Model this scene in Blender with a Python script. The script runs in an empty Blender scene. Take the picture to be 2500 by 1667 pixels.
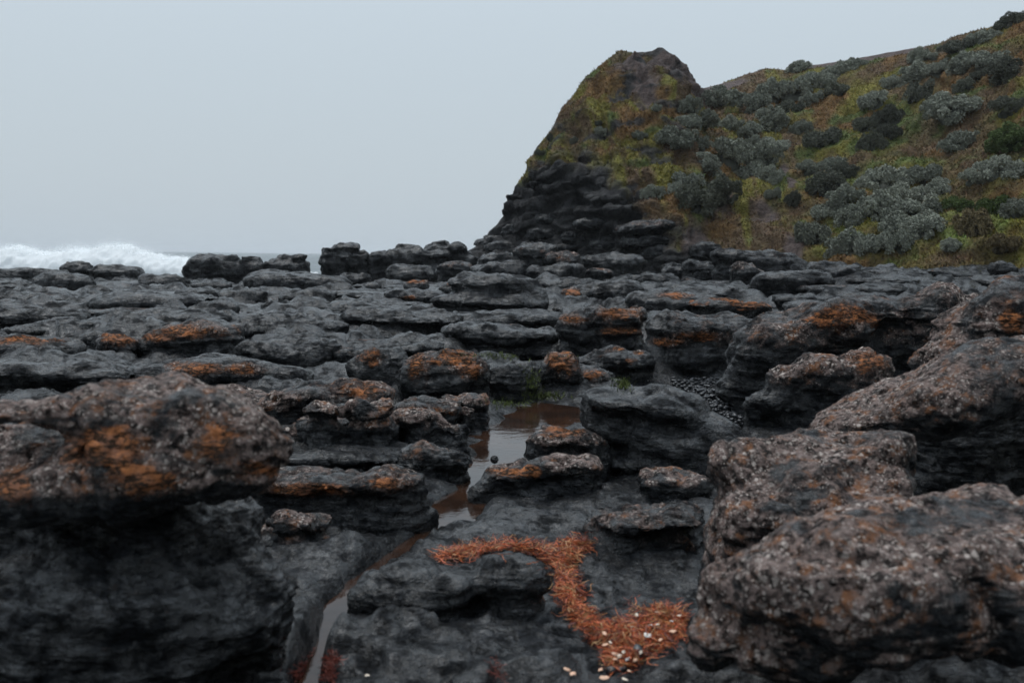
import bpy, math, random, time
import numpy as np
from mathutils import Matrix, Vector
T0 = time.time()
R = math.radians
sc = bpy.context.scene
C = sc.collection
rng = np.random.default_rng(7)

# ------------------------------------------------------------------ camera
F = 2430.0; W = 2500.0; H = 1667.0; CAMZ = 1.3
PITCH = math.atan((833.5 - 624.0) / F); ROLL = R(0.7)
cam_fwd = np.array([0, math.cos(PITCH), -math.sin(PITCH)])
_u = np.array([0, math.sin(PITCH), math.cos(PITCH)]); _r = np.array([1.0, 0, 0])
cam_right = math.cos(ROLL) * _r + math.sin(ROLL) * _u
cam_up = -math.sin(ROLL) * _r + math.cos(ROLL) * _u
CAM = np.array([0, 0, CAMZ])
cd = bpy.data.cameras.new('camera'); cam = bpy.data.objects.new('camera', cd); C.objects.link(cam)
m = Matrix.Identity(4)
for i in range(3):
    m[i][0] = cam_right[i]; m[i][1] = cam_up[i]; m[i][2] = -cam_fwd[i]; m[i][3] = CAM[i]
cam.matrix_world = m
cd.sensor_width = 36.0; cd.lens = F / W * 36.0; cd.clip_start = 0.05; cd.clip_end = 9000
cd.dof.use_dof = True; cd.dof.focus_distance = 9.0; cd.dof.aperture_fstop = 3.4
sc.camera = cam

# ------------------------------------------------------------------ sky, sun, exposure
SUN_EL, SUN_AZ = R(70), R(-35)          # azimuth from +Y (ahead) towards +X
world = bpy.data.worlds.new('World'); sc.world = world; world.use_nodes = True
nt = world.node_tree; bg = nt.nodes['Background']
sky = nt.nodes.new('ShaderNodeTexSky'); sky.sky_type = 'NISHITA'; sky.sun_disc = False
sky.sun_elevation = SUN_EL; sky.sun_rotation = SUN_AZ; sky.dust_density = 4.0; sky.air_density = 1.5
mx = nt.nodes.new('ShaderNodeMix'); mx.data_type = 'RGBA'
mx.inputs[0].default_value = 0.90
nt.links.new(sky.outputs[0], mx.inputs[6]); mx.inputs[7].default_value = (6.05, 6.95, 7.70, 1)   # even cloud deck
tc = nt.nodes.new('ShaderNodeTexCoord'); sx = nt.nodes.new('ShaderNodeSeparateXYZ'); nt.links.new(tc.outputs['Generated'], sx.inputs[0])
def wm(op, a, b):
    x = nt.nodes.new('ShaderNodeMath'); x.operation = op
    for i, v in enumerate((a, b)):
        if isinstance(v, float): x.inputs[i].default_value = v
        else: nt.links.new(v, x.inputs[i])
    return x.outputs[0]
lumz = wm('ADD', wm('MULTIPLY', wm('POWER', wm('MAXIMUM', sx.outputs[2], 0.0), 2.2), 2.0), 1.03)   # overcast deck, brighter towards the zenith
vm = nt.nodes.new('ShaderNodeVectorMath'); vm.operation = 'SCALE'; nt.links.new(mx.outputs[2], vm.inputs[0]); nt.links.new(lumz, vm.inputs['Scale'])
nt.links.new(vm.outputs[0], bg.inputs[0]); bg.inputs[1].default_value = 0.088
sl = bpy.data.lights.new('sun', 'SUN'); sl.energy = 1.2; sl.angle = R(35); sl.color = (1.0, 0.97, 0.93)
so = bpy.data.objects.new('sun', sl); C.objects.link(so)
sd = Vector((math.sin(SUN_AZ) * math.cos(SUN_EL), math.cos(SUN_AZ) * math.cos(SUN_EL), math.sin(SUN_EL)))
so.rotation_euler = (-sd).to_track_quat('-Z', 'Y').to_euler(); so.location = (20, 30, 60)
sc.view_settings.view_transform = 'Standard'; sc.view_settings.look = 'None'
sc.view_settings.exposure = 0.0; sc.view_settings.gamma = 1.0; sc.view_settings.use_curve_mapping = False
sc.render.engine = 'CYCLES'; sc.cycles.use_denoising = True
sc.cycles.max_bounces = 5; sc.cycles.volume_bounces = 0

# ------------------------------------------------------------------ numpy helpers
_g = np.random.default_rng(3)
PERM = np.concatenate([_g.permutation(256)] * 2).astype(np.int32)
GR = _g.normal(size=(256, 3)); GR = (GR / np.linalg.norm(GR, axis=1, keepdims=True) * 1.5).astype(np.float32)

def perlin(p):
    p = np.asarray(p, np.float32); i0 = np.floor(p).astype(np.int32); f = p - i0
    u = f * f * f * (f * (f * 6 - 15) + 10); i0 &= 255; i1 = (i0 + 1) & 255
    X = (i0[:, 0], i1[:, 0]); Y = (i0[:, 1], i1[:, 1]); Z = (i0[:, 2], i1[:, 2]); res = None
    for dx in (0, 1):
        wx = u[:, 0] if dx else 1 - u[:, 0]; a = PERM[X[dx]]
        for dy in (0, 1):
            wy = u[:, 1] if dy else 1 - u[:, 1]; b = PERM[a + Y[dy]]
            for dz in (0, 1):
                wz = u[:, 2] if dz else 1 - u[:, 2]; g = GR[PERM[b + Z[dz]]]
                v = (g[:, 0] * (f[:, 0] - dx) + g[:, 1] * (f[:, 1] - dy) + g[:, 2] * (f[:, 2] - dz)) * wx * wy * wz
                res = v if res is None else res + v
    return res

def fbm(p, o=3, gain=0.5):
    a, s, r = 1.0, 1.0, 0
    for k in range(o):
        r = r + a * perlin(p * s + k * 17.3); a *= gain; s *= 2.03
    return r

def sstep(a, b, x):
    t = np.clip((x - a) / (b - a), 0, 1); return t * t * (3 - 2 * t)

def ray(x, y):
    d = (np.multiply.outer((np.asarray(x, float) - W / 2) / F, cam_right)
         - np.multiply.outer((np.asarray(y, float) - H / 2) / F, cam_up) + cam_fwd)
    return d / d[..., 1:2]                    # scaled so that world Y grows by 1

def at(x, y, D):
    return CAM + ray(x, y) * np.asarray(D, float)[..., None]

def proj(P):
    q = P - CAM; z = q @ cam_fwd
    return W / 2 + F * (q @ cam_right) / z, H / 2 - F * (q @ cam_up) / z

# terrain: large shape --------------------------------------------------
def g_smooth(X, Y):
    t = X / np.maximum(Y, 0.5)
    right = 0.85 * sstep(8, 38, Y) * sstep(0.0, 0.42, t)
    mid = 0.45 * sstep(22, 55, Y) * sstep(-0.12, 0.05, t)
    left = -0.30 * sstep(12, 40, Y) * sstep(0.0, 0.3, -t)
    far = -1.2 * sstep(56, 66, Y) * sstep(0.12, -0.05, t)
    return np.maximum(right, mid) + left + far

def ground_at(x, y):
    d = ray(x, y); D = 3.0
    for _ in range(60):
        p = CAM + d * D
        D += 0.6 * ((p[2] - float(g_smooth(p[0], p[1]))) / max(-d[2], 0.004)) * 0.5
        D = min(max(D, 1.0), 75.0)
    return D

CH = [(1400, 985, 70), (1330, 1000, 85), (1280, 1045, 88), (1215, 1110, 62), (1165, 1180, 55), (1095, 1265, 62), (1035, 1312, 24),
      (930, 1385, 22), (875, 1435, 36), (840, 1495, 42), (800, 1570, 26), (765, 1640, 24), (735, 1720, 28)]
CHW = np.array([at(x, y, F * CAMZ / (y - 619.0)) for x, y, w in CH])[:, :2]
CHR = np.array([w * (CAMZ / (y - 619.0)) for x, y, w in CH])

def channel(X, Y):
    best = np.full(X.shape, 9.0)
    for i in range(len(CHW) - 1):
        a, b = CHW[i], CHW[i + 1]; ab = b - a
        t = np.clip(((X - a[0]) * ab[0] + (Y - a[1]) * ab[1]) / (ab @ ab), 0, 1)
        d = np.hypot(X - a[0] - t * ab[0], Y - a[1] - t * ab[1]) / (CHR[i] + t * (CHR[i + 1] - CHR[i]))
        best = np.minimum(best, d)
    return best

def cells(X, Y, s, sx, seed):
    """pillow relief: distance to the border of stretched cells, in cell units"""
    px, py = X / (s * sx), Y / s; ix, iy = np.floor(px).astype(int), np.floor(py).astype(int)
    f1 = np.full(X.shape, 9.0); f2 = f1.copy(); idc = np.zeros(X.shape)
    for dx in (-1, 0, 1):
        for dy in (-1, 0, 1):
            h = ((ix + dx) * 73856093) ^ ((iy + dy) * 19349663) ^ seed
            h = (h ^ (h >> 13)) * 1274126177 & 0x7fffffff
            ox, oy = (h & 1023) / 1023.0, ((h >> 10) & 1023) / 1023.0
            d = np.hypot(ix + dx + ox - px, iy + dy + oy - py)
            n = d < f1; f2 = np.where(n, f1, np.minimum(f2, d)); idc = np.where(n, ((h >> 20) & 255) / 255.0, idc); f1 = np.where(n, d, f1)
    return f2 - f1, idc

# mesh from arrays ------------------------------------------------------
def mesh_np(name, V, Q, attrs=None, smooth=True):
    me = bpy.data.meshes.new(name); n = Q.shape[1]
    me.vertices.add(len(V)); me.vertices.foreach_set('co', np.ascontiguousarray(V, np.float32).ravel())
    me.loops.add(Q.size); me.loops.foreach_set('vertex_index', np.ascontiguousarray(Q, np.int32).ravel())
    me.polygons.add(len(Q)); me.polygons.foreach_set('loop_start', np.arange(0, Q.size, n, dtype=np.int32))
    me.update(calc_edges=True)
    if smooth: me.polygons.foreach_set('use_smooth', np.ones(len(Q), bool))
    for k, a in (attrs or {}).items():
        if a.ndim == 1:
            me.attributes.new(k, 'FLOAT', 'POINT').data.foreach_set('value', np.ascontiguousarray(a, np.float32))
        else:
            me.attributes.new(k, 'FLOAT_COLOR', 'POINT').data.foreach_set('color', np.ascontiguousarray(a, np.float32).ravel())
    return me

NAMES = {}
def link(name, me, mat=None, parent=None, label=None, cat=None, group=None, kind=None, loc=None):
    o = bpy.data.objects.new(name, me); C.objects.link(o)
    if mat and me and not me.materials: me.materials.append(mat)
    if parent: o.parent = parent
    if label: o['label'] = label
    if cat: o['category'] = cat
    if group: o['group'] = group
    if kind: o['kind'] = kind
    if loc is not None: o.location = loc
    return o

def normals(V, Q):
    a, b, c, d = (V[Q[:, i]] for i in range(4)); fn = np.cross(c - a, d - b); N = np.zeros_like(V)
    for i in range(4):
        for k in range(3): N[:, k] += np.bincount(Q[:, i], fn[:, k], len(V))
    return N / (np.linalg.norm(N, axis=1, keepdims=True) + 1e-12)

def subdivide(V, Q):
    n = len(V); E = np.stack([Q, np.roll(Q, -1, 1)], 2).reshape(-1, 2); E.sort(axis=1)
    key = E[:, 0].astype(np.int64) * n + E[:, 1]; u, inv = np.unique(key, return_inverse=True)
    em = (V[u // n] + V[u % n]) / 2; fc = V[Q].mean(1)
    e = inv.reshape(-1, 4) + n; f = np.arange(len(Q)) + n + len(u)
    nq = np.concatenate([np.stack([Q[:, i], e[:, i], f, e[:, i - 1]], 1) for i in range(4)])
    return np.concatenate([V, em, fc]), nq

def surface_nets(Fv, org, h):
    S = Fv < 0; nx, ny, nz = Fv.shape
    c = sum(S[i:nx - 1 + i, j:ny - 1 + j, k:nz - 1 + k].astype(np.int8) for i in (0, 1) for j in (0, 1) for k in (0, 1))
    act = (c > 0) & (c < 8); idx = np.full(act.shape, -1, np.int64); ii = np.argwhere(act); idx[act] = np.arange(len(ii))
    acc = np.zeros((len(ii), 3)); cnt = np.zeros(len(ii))
    cor = [(i, j, k) for i in (0, 1) for j in (0, 1) for k in (0, 1)]
    val = {q: Fv[ii[:, 0] + q[0], ii[:, 1] + q[1], ii[:, 2] + q[2]] for q in cor}
    for q in cor:
        for ax in range(3):
            if q[ax] == 0:
                q2 = list(q); q2[ax] = 1; q2 = tuple(q2); a, b = val[q], val[q2]; cr = (a < 0) != (b < 0)
                t = np.where(cr, a / np.where(cr, a - b, 1), 0)
                for k in range(3): acc[:, k] += np.where(cr, q[k] + (t if k == ax else 0), 0)
                cnt += cr
    V = (ii + acc / cnt[:, None]) * h + org; Qs = []
    for ax in range(3):
        o1, o2 = [(1, 2), (2, 0), (0, 1)][ax]
        sl0 = [slice(None)] * 3; sl1 = [slice(None)] * 3; sl0[ax] = slice(0, -1); sl1[ax] = slice(1, None)
        A, B = S[tuple(sl0)], S[tuple(sl1)]; e = np.argwhere(A != B)
        e = e[(e[:, o1] > 0) & (e[:, o2] > 0) & (e[:, o1] < Fv.shape[o1] - 1) & (e[:, o2] < Fv.shape[o2] - 1)]
        ins = A[e[:, 0], e[:, 1], e[:, 2]]; qs = []
        for d1, d2 in ((-1, -1), (0, -1), (0, 0), (-1, 0)):
            cc = e.copy(); cc[:, o1] += d1; cc[:, o2] += d2; qs.append(idx[cc[:, 0], cc[:, 1], cc[:, 2]])
        q = np.stack(qs, 1); q[~ins] = q[~ins][:, ::-1]; Qs.append(q)
    return V, np.concatenate(Qs)

# ------------------------------------------------------------------ materials
class NT:
    def __init__(s, name):
        s.m = bpy.data.materials.new(name); s.m.use_nodes = True; s.t = s.m.node_tree
        s.b = s.t.nodes['Principled BSDF']
    def n(s, typ, **kw):
        x = s.t.nodes.new('ShaderNode' + typ)
        for k, v in kw.items(): setattr(x, k, v)
        return x
    def put(s, sock, v):
        if hasattr(v, 'is_linked') or isinstance(v, bpy.types.NodeSocket): s.t.links.new(v, sock)
        else: sock.default_value = v
    def noise(s, co, scale, detail=4, rough=0.6, col=False):
        x = s.n('TexNoise'); s.put(x.inputs['Vector'], co); x.inputs['Scale'].default_value = scale
        x.inputs['Detail'].default_value = detail; x.inputs['Roughness'].default_value = rough
        return x.outputs['Color' if col else 'Fac']
    def voro(s, co, scale, feature='F1', out='Distance', rnd=1.0):
        x = s.n('TexVoronoi', feature=feature); s.put(x.inputs['Vector'], co); x.inputs['Scale'].default_value = scale
        x.inputs['Randomness'].default_value = rnd; return x.outputs[out]
    def map(s, v, a, b, c=0.0, d=1.0):
        x = s.n('MapRange', interpolation_type='SMOOTHSTEP'); s.put(x.inputs[0], v)
        for i, q in enumerate((a, b, c, d)): x.inputs[1 + i].default_value = q
        return x.outputs[0]
    def math(s, op, a, b=0.0, cl=False):
        x = s.n('Math', operation=op, use_clamp=cl); s.put(x.inputs[0], a); s.put(x.inputs[1], b); return x.outputs[0]
    def mix(s, f, a, b):
        x = s.n('Mix', data_type='RGBA'); s.put(x.inputs[0], f)
        s.put(x.inputs[6], a if not isinstance(a, tuple) else a + (1,)); s.put(x.inputs[7], b if not isinstance(b, tuple) else b + (1,))
        return x.outputs[2]
    def attr(s, name, out='Fac'):
        x = s.n('Attribute', attribute_name=name); return x.outputs[out]
    def scale(s, co, v):
        x = s.n('VectorMath', operation='MULTIPLY'); s.put(x.inputs[0], co); x.inputs[1].default_value = v; return x.outputs[0]
    def bump(s, h, dist, strength=1.0, prev=None):
        x = s.n('Bump'); x.inputs['Strength'].default_value = strength; x.inputs['Distance'].default_value = dist
        s.put(x.inputs['Height'], h)
        if prev is not None: s.put(x.inputs['Normal'], prev)
        return x.outputs[0]
    def co(s, kind='Object'): return s.n('TexCoord').outputs[kind]
    def out(s, col=None, rough=None, normal=None, spec=None):
        if col is not None: s.put(s.b.inputs['Base Color'], col if not isinstance(col, tuple) else col + (1,))
        if rough is not None: s.put(s.b.inputs['Roughness'], rough)
        if normal is not None: s.put(s.b.inputs['Normal'], normal)
        if spec is not None: s.put(s.b.inputs['Specular IOR Level'], spec)
        return s.m

def rock_material(name, fine):
    """wet black basalt, brown crust with pale flecks, orange lichen; fine = size of the grain in metres"""
    t = NT(name); n = t.n('NewGeometry'); co = n.outputs['Position']
    k = 1.0 / fine
    strat = t.scale(co, (0.45, 0.45, 2.2))
    big = t.noise(co, 0.09 * k, 5, 0.6); grain = t.noise(co, 1.1 * k, 4, 0.7); lay = t.noise(strat, 0.30 * k, 5, 0.68)
    rid = t.math('ABSOLUTE', t.math('SUBTRACT', t.noise(t.scale(co, (0.5, 0.5, 1.6)), 0.42 * k, 5, 0.66), 0.5))
    base = t.mix(t.map(big, 0.35, 0.65), (0.0060, 0.0068, 0.0080), (0.016, 0.0172, 0.0195))
    base = t.mix(t.map(lay, 0.45, 0.70), base, (0.026, 0.0275, 0.030))
    base = t.mix(t.map(grain, 0.5, 0.28), base, (0.005, 0.005, 0.0055))
    base = t.mix(t.map(rid, 0.05, 0.0), base, (0.003, 0.003, 0.003))
    # brown crust
    crn = t.noise(co, 0.20 * k, 7, 0.74)
    cr = t.attr('crust')
    crm = t.map(t.math('ADD', crn, t.math('MULTIPLY', cr, 0.55)), 0.74, 0.94)
    pit = t.noise(co, 0.55 * k, 5, 0.74)
    ccol = t.mix(t.map(pit, 0.40, 0.60), (0.012, 0.009, 0.008), (0.178, 0.132, 0.118))
    ccol = t.mix(t.map(t.noise(co, 0.25 * k, 5, 0.7), 0.52, 0.66), ccol, (0.185, 0.085, 0.045))
    wco = t.n('VectorMath', operation='ADD'); t.put(wco.inputs[0], co)
    wv = t.scale(t.noise(co, 0.8 * k, 3, 0.6, col=True), (1.3 * fine,) * 3); t.put(wco.inputs[1], wv); wco = wco.outputs[0]
    def flecks(sc_, lo_, hi_):
        vd = t.voro(wco, sc_ * k); sep = t.n('SeparateColor'); t.put(sep.inputs[0], t.voro(wco, sc_ * k, out='Color'))
        return t.math('MULTIPLY', t.map(vd, 0.46, 0.25), t.map(sep.outputs[0], lo_, hi_))
    fl = t.math('MAXIMUM', t.math('MULTIPLY', flecks(0.75, 0.52, 0.82), 0.9), t.math('MULTIPLY', flecks(1.5, 0.25, 0.7), 0.8))
    fl = t.math('MULTIPLY', fl, t.map(t.noise(co, 0.11 * k, 4, 0.7), 0.32, 0.55))
    fl = t.math('MULTIPLY', fl, t.map(grain, 0.28, 0.55))
    ccol = t.mix(fl, ccol, (0.52, 0.45, 0.405))
    col = t.mix(crm, base, ccol)
    # orange lichen, broken up by the grain of the stone
    on = t.math('ADD', t.math('MULTIPLY', t.noise(t.scale(co, (0.8, 0.8, 1.3)), 0.40 * k, 8, 0.80), 0.85), t.math('MULTIPLY', grain, 0.30))
    om = t.map(t.math('ADD', on, t.math('MULTIPLY', t.attr('orange'), 0.55)), 0.80, 1.02)
    oc = t.mix(t.map(t.noise(co, 0.42 * k, 5, 0.75), 0.36, 0.64), (0.16, 0.062, 0.028), (0.38, 0.145, 0.058))
    oc = t.mix(t.map(t.noise(co, 0.16 * k, 4, 0.7), 0.46, 0.60), oc, (0.20, 0.095, 0.060))
    oc = t.mix(t.map(rid, 0.07, 0.01), oc, (0.03, 0.020, 0.014))
    oc = t.mix(t.map(pit, 0.47, 0.33), oc, (0.04, 0.026, 0.018))
    col = t.mix(om, col, oc)
    cov = t.math('MAXIMUM', crm, om)
    wet = t.map(t.math('ADD', t.math('MULTIPLY', t.noise(co, 0.17 * k, 6, 0.72), 0.8), t.math('MULTIPLY', lay, 0.35)), 0.49, 0.63)
    rough = t.mix(cov, t.mix(wet, (0.55,) * 3, (0.20,) * 3), (0.75,) * 3)
    spec = t.math('MULTIPLY', t.math('ADD', t.math('MULTIPLY', wet, 0.37), 0.045), t.math('SUBTRACT', 1.0, t.math('MULTIPLY', cov, 0.6)))
    b = t.bump(lay, 0.48 * fine, 1.0); b = t.bump(t.math('MINIMUM', rid, 0.08), 1.3 * fine, 1.0, b)
    b = t.bump(t.math('MULTIPLY', pit, t.math('ADD', t.math('MULTIPLY', cov, 0.75), 0.25)), 0.75 * fine, 1.0, b); b = t.bump(grain, 0.09 * fine, 1.0, b); b = t.bump(fl, 0.25 * fine, 0.6, b)
    return t.out(col, rough, b, spec)

M_ROCK_NEAR = rock_material('wet_basalt_near', 0.018)
M_ROCK_MID = rock_material('wet_basalt_middle', 0.030)
M_ROCK_FAR = rock_material('wet_basalt_far', 0.085)

def simple(name, col, rough=0.6, var=0.35, sc_=30.0, bump=0.0, spec=0.4):
    t = NT(name); co = t.co(); n = t.noise(co, sc_, 4)
    c = t.mix(t.map(n, 0.3, 0.7), tuple(x * (1 - var) for x in col), tuple(min(1, x * (1 + var)) for x in col))
    return t.out(c, rough, t.bump(n, bump) if bump else None, spec)

# water in the channel
t = NT('channel_water'); co = t.n('NewGeometry').outputs['Position']
n1 = t.noise(t.scale(co, (1, 1, 1)), 9.0, 3); n2 = t.noise(co, 40.0, 2)
M_WATER = t.out(t.mix(t.map(t.noise(co, 3.0, 3), 0.4, 0.6), (0.018, 0.010, 0.007), (0.032, 0.016, 0.010)), 0.03, t.bump(n2, 0.0015, 0.25, t.bump(n1, 0.006, 0.35)), 0.5)
t.b.inputs['IOR'].default_value = 1.34
# sea
t = NT('sea_water'); co = t.n('NewGeometry').outputs['Position']
sw = t.noise(t.scale(co, (0.25, 1.0, 1)), 0.35, 5, 0.65); fo = t.noise(t.scale(co, (0.35, 1.0, 1)), 0.16, 6, 0.7)
fm = t.map(fo, 0.60, 0.70)
M_SEA = t.out(t.mix(fm, (0.045, 0.065, 0.072), (0.72, 0.75, 0.77)), t.mix(fm, (0.28,) * 3, (0.9,) * 3), t.bump(sw, 0.5, 0.7), 0.5)
t = NT('white_foam'); df = t.n('BsdfDiffuse'); tr = t.n('BsdfTranslucent'); ms = t.n('MixShader')
for q in (df, tr): q.inputs[0].default_value = (0.92, 0.94, 0.95, 1)
ms.inputs[0].default_value = 0.4; t.put(ms.inputs[1], df.outputs[0]); t.put(ms.inputs[2], tr.outputs[0]); t.put(t.t.nodes['Material Output'].inputs['Surface'], ms.outputs[0]); M_FOAM = t.m

# ------------------------------------------------------------------ ground: rock platform
def relief(X, Y):
    """layered pillow relief of the platform on top of its large shape"""
    P = np.stack([X, Y, np.zeros_like(X)], 1)
    wx = X + 0.25 * perlin(P * 0.9); wy = Y + 0.25 * perlin(P * 0.9 + 31.7)
    e1, id1 = cells(wx, wy, 1.25, 1.7, 11); e2, id2 = cells(wx, wy, 0.42, 1.8, 57)
    farm = sstep(7.0, 13.0, Y)
    h = farm * (0.15 * sstep(0, 0.35, e1) * (0.25 + id1) + 0.07 * sstep(0, 0.4, e2) * (0.3 + id2) + 0.10 * fbm(P * 0.5, 2) + 0.05 * fbm(P * 2.2, 3) - 0.04 - 0.07 * sstep(24, 12, Y))
    s2 = fbm(P * np.array([0.30, 0.55, 1]) + 77, 4) * 0.55; q2 = 0.15; fq = s2 / q2 - np.floor(s2 / q2)
    h += farm * ((np.floor(s2 / q2) + sstep(0.80, 1.0, fq) + 0.35 * sstep(0, 0.5, fq) * (1 - sstep(0.80, 1.0, fq))) * q2 * 0.8 - 0.02)
    st = fbm(P * np.array([1.0, 1.5, 1]) + 5, 4, 0.55) * 0.14; q = 0.042
    ter = (np.floor(st / q) + sstep(0.70, 1.0, st / q - np.floor(st / q))) * q
    sm = sstep(3.4, 4.2, Y) * sstep(8.5, 6.5, Y)
    h += (1 - farm) * (1.0 * ter + 0.034 * fbm(P * np.array([3.5, 5, 1]), 4, 0.6) + 0.012 * np.abs(perlin(P * 9)) + 0.02) * (1 - 0.35 * sm)
    lv = (0.4 + 0.12 * Y); rq = P * 9 * (1.0 / lv)[:, None]
    h += 0.006 * fbm(rq, 3, 0.55) * lv - farm * 0.022 * lv * np.exp(-(perlin(rq * np.array([0.3, 0.55, 1])) / 0.07) ** 2)
    return h

def ground_h(X, Y):
    c = channel(X, Y) + 0.42 * fbm(np.stack([X * 3.2, Y * 3.2, X * 0], 1), 3, 0.6)
    h = relief(X, Y); h = h * (0.25 + 0.75 * sstep(0.9, 2.2, c)) + 0.03 * sstep(1.0, 1.6, c)
    return g_smooth(X, Y) + h - 0.085 * sstep(1.15, 0.75, c)

nu, nv = 570, 390
ta = np.concatenate([np.tan(np.linspace(-R(46), -R(28.6), 41))[:-1], np.linspace(math.tan(-R(28.6)), math.tan(R(29)), nu - 80), np.tan(np.linspace(R(29), R(48), 41))[1:]]); dd = 1.1 * (78 / 1.1) ** np.linspace(0, 1, nv)
D2, A2 = np.meshgrid(dd, ta, indexing='ij'); GX, GY = (A2 * D2).ravel(), D2.ravel()
GZ = ground_h(GX, GY)
idx = np.arange(nu * nv).reshape(nv, nu)
GQ = np.stack([idx[:-1, :-1], idx[:-1, 1:], idx[1:, 1:], idx[1:, :-1]], -1).reshape(-1, 4)
gp = np.stack([GX, GY, GZ], 1)
cru = 0.10 * sstep(18, 30, GY) * sstep(0.1, 0.3, GX / GY) + 0.0
orn = np.zeros(len(gp))
platform = link('rock_platform', mesh_np('rock_platform', gp, GQ, {'crust': cru, 'orange': orn}), M_ROCK_NEAR, kind='structure')
platform.data.materials.append(M_ROCK_MID); platform.data.materials.append(M_ROCK_FAR)
fy = GY[GQ[:, 0]] + 1.5 * perlin(gp[GQ[:, 0]] * 0.7); platform.data.polygons.foreach_set('material_index', ((fy > 5.2).astype(np.int32) + (fy > 15)).astype(np.int32))
print('ground', round(time.time() - T0, 1))

# seabed skirt + sea
ns = 130; ys = 46 * (6000 / 46) ** np.linspace(0, 1, 150); xs = np.sinh(np.linspace(-5.2, 5.2, ns)) * 45
SX, SY = np.meshgrid(xs, ys); SX, SY = SX.ravel(), SY.ravel()
P = np.stack([SX * 0.05, SY * 0.14, SX * 0], 1)
SZ = -0.75 + 0.35 * fbm(P, 3) * sstep(52, 70, SY) + 0.5 * np.maximum(0, np.sin(SY * 0.11 + 1.3 * perlin(P * 0.3))) ** 3 * sstep(60, 90, SY) * sstep(900, 200, SY)
idx = np.arange(len(SX)).reshape(150, ns)
link('sea', mesh_np('sea', np.stack([SX, SY, SZ], 1), np.stack([idx[:-1, :-1], idx[:-1, 1:], idx[1:, 1:], idx[1:, :-1]], -1).reshape(-1, 4)), M_SEA, kind='structure')

# water in the channel and the small pools
def flat_patch(name, poly, z, mat, **kw):
    V = np.array([(x, y, z) for x, y in poly]); c = V.mean(0); V = np.concatenate([V, c[None]]); n = len(poly)
    me = bpy.data.meshes.new(name); me.from_pydata(V.tolist(), [], [(i, (i + 1) % n, n) for i in range(n)]); return link(name, me, mat, **kw)
tang = np.gradient(CHW, axis=0); tang /= np.linalg.norm(tang, axis=1, keepdims=True); per = np.stack([-tang[:, 1], tang[:, 0]], 1)
wv = np.concatenate([CHW + per * CHR[:, None] * 1.5, CHW - per * CHR[:, None] * 1.5]); nC = len(CHW)
wz = np.concatenate([np.linspace(-0.008, -0.020, nC)] * 2)
wq = np.array([(i, i + 1, nC + i + 1, nC + i) for i in range(nC - 1)])
me = mesh_np('channel_water', np.column_stack([wv, wz]), wq)
link('channel_water', me, M_WATER, kind='structure')

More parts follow.
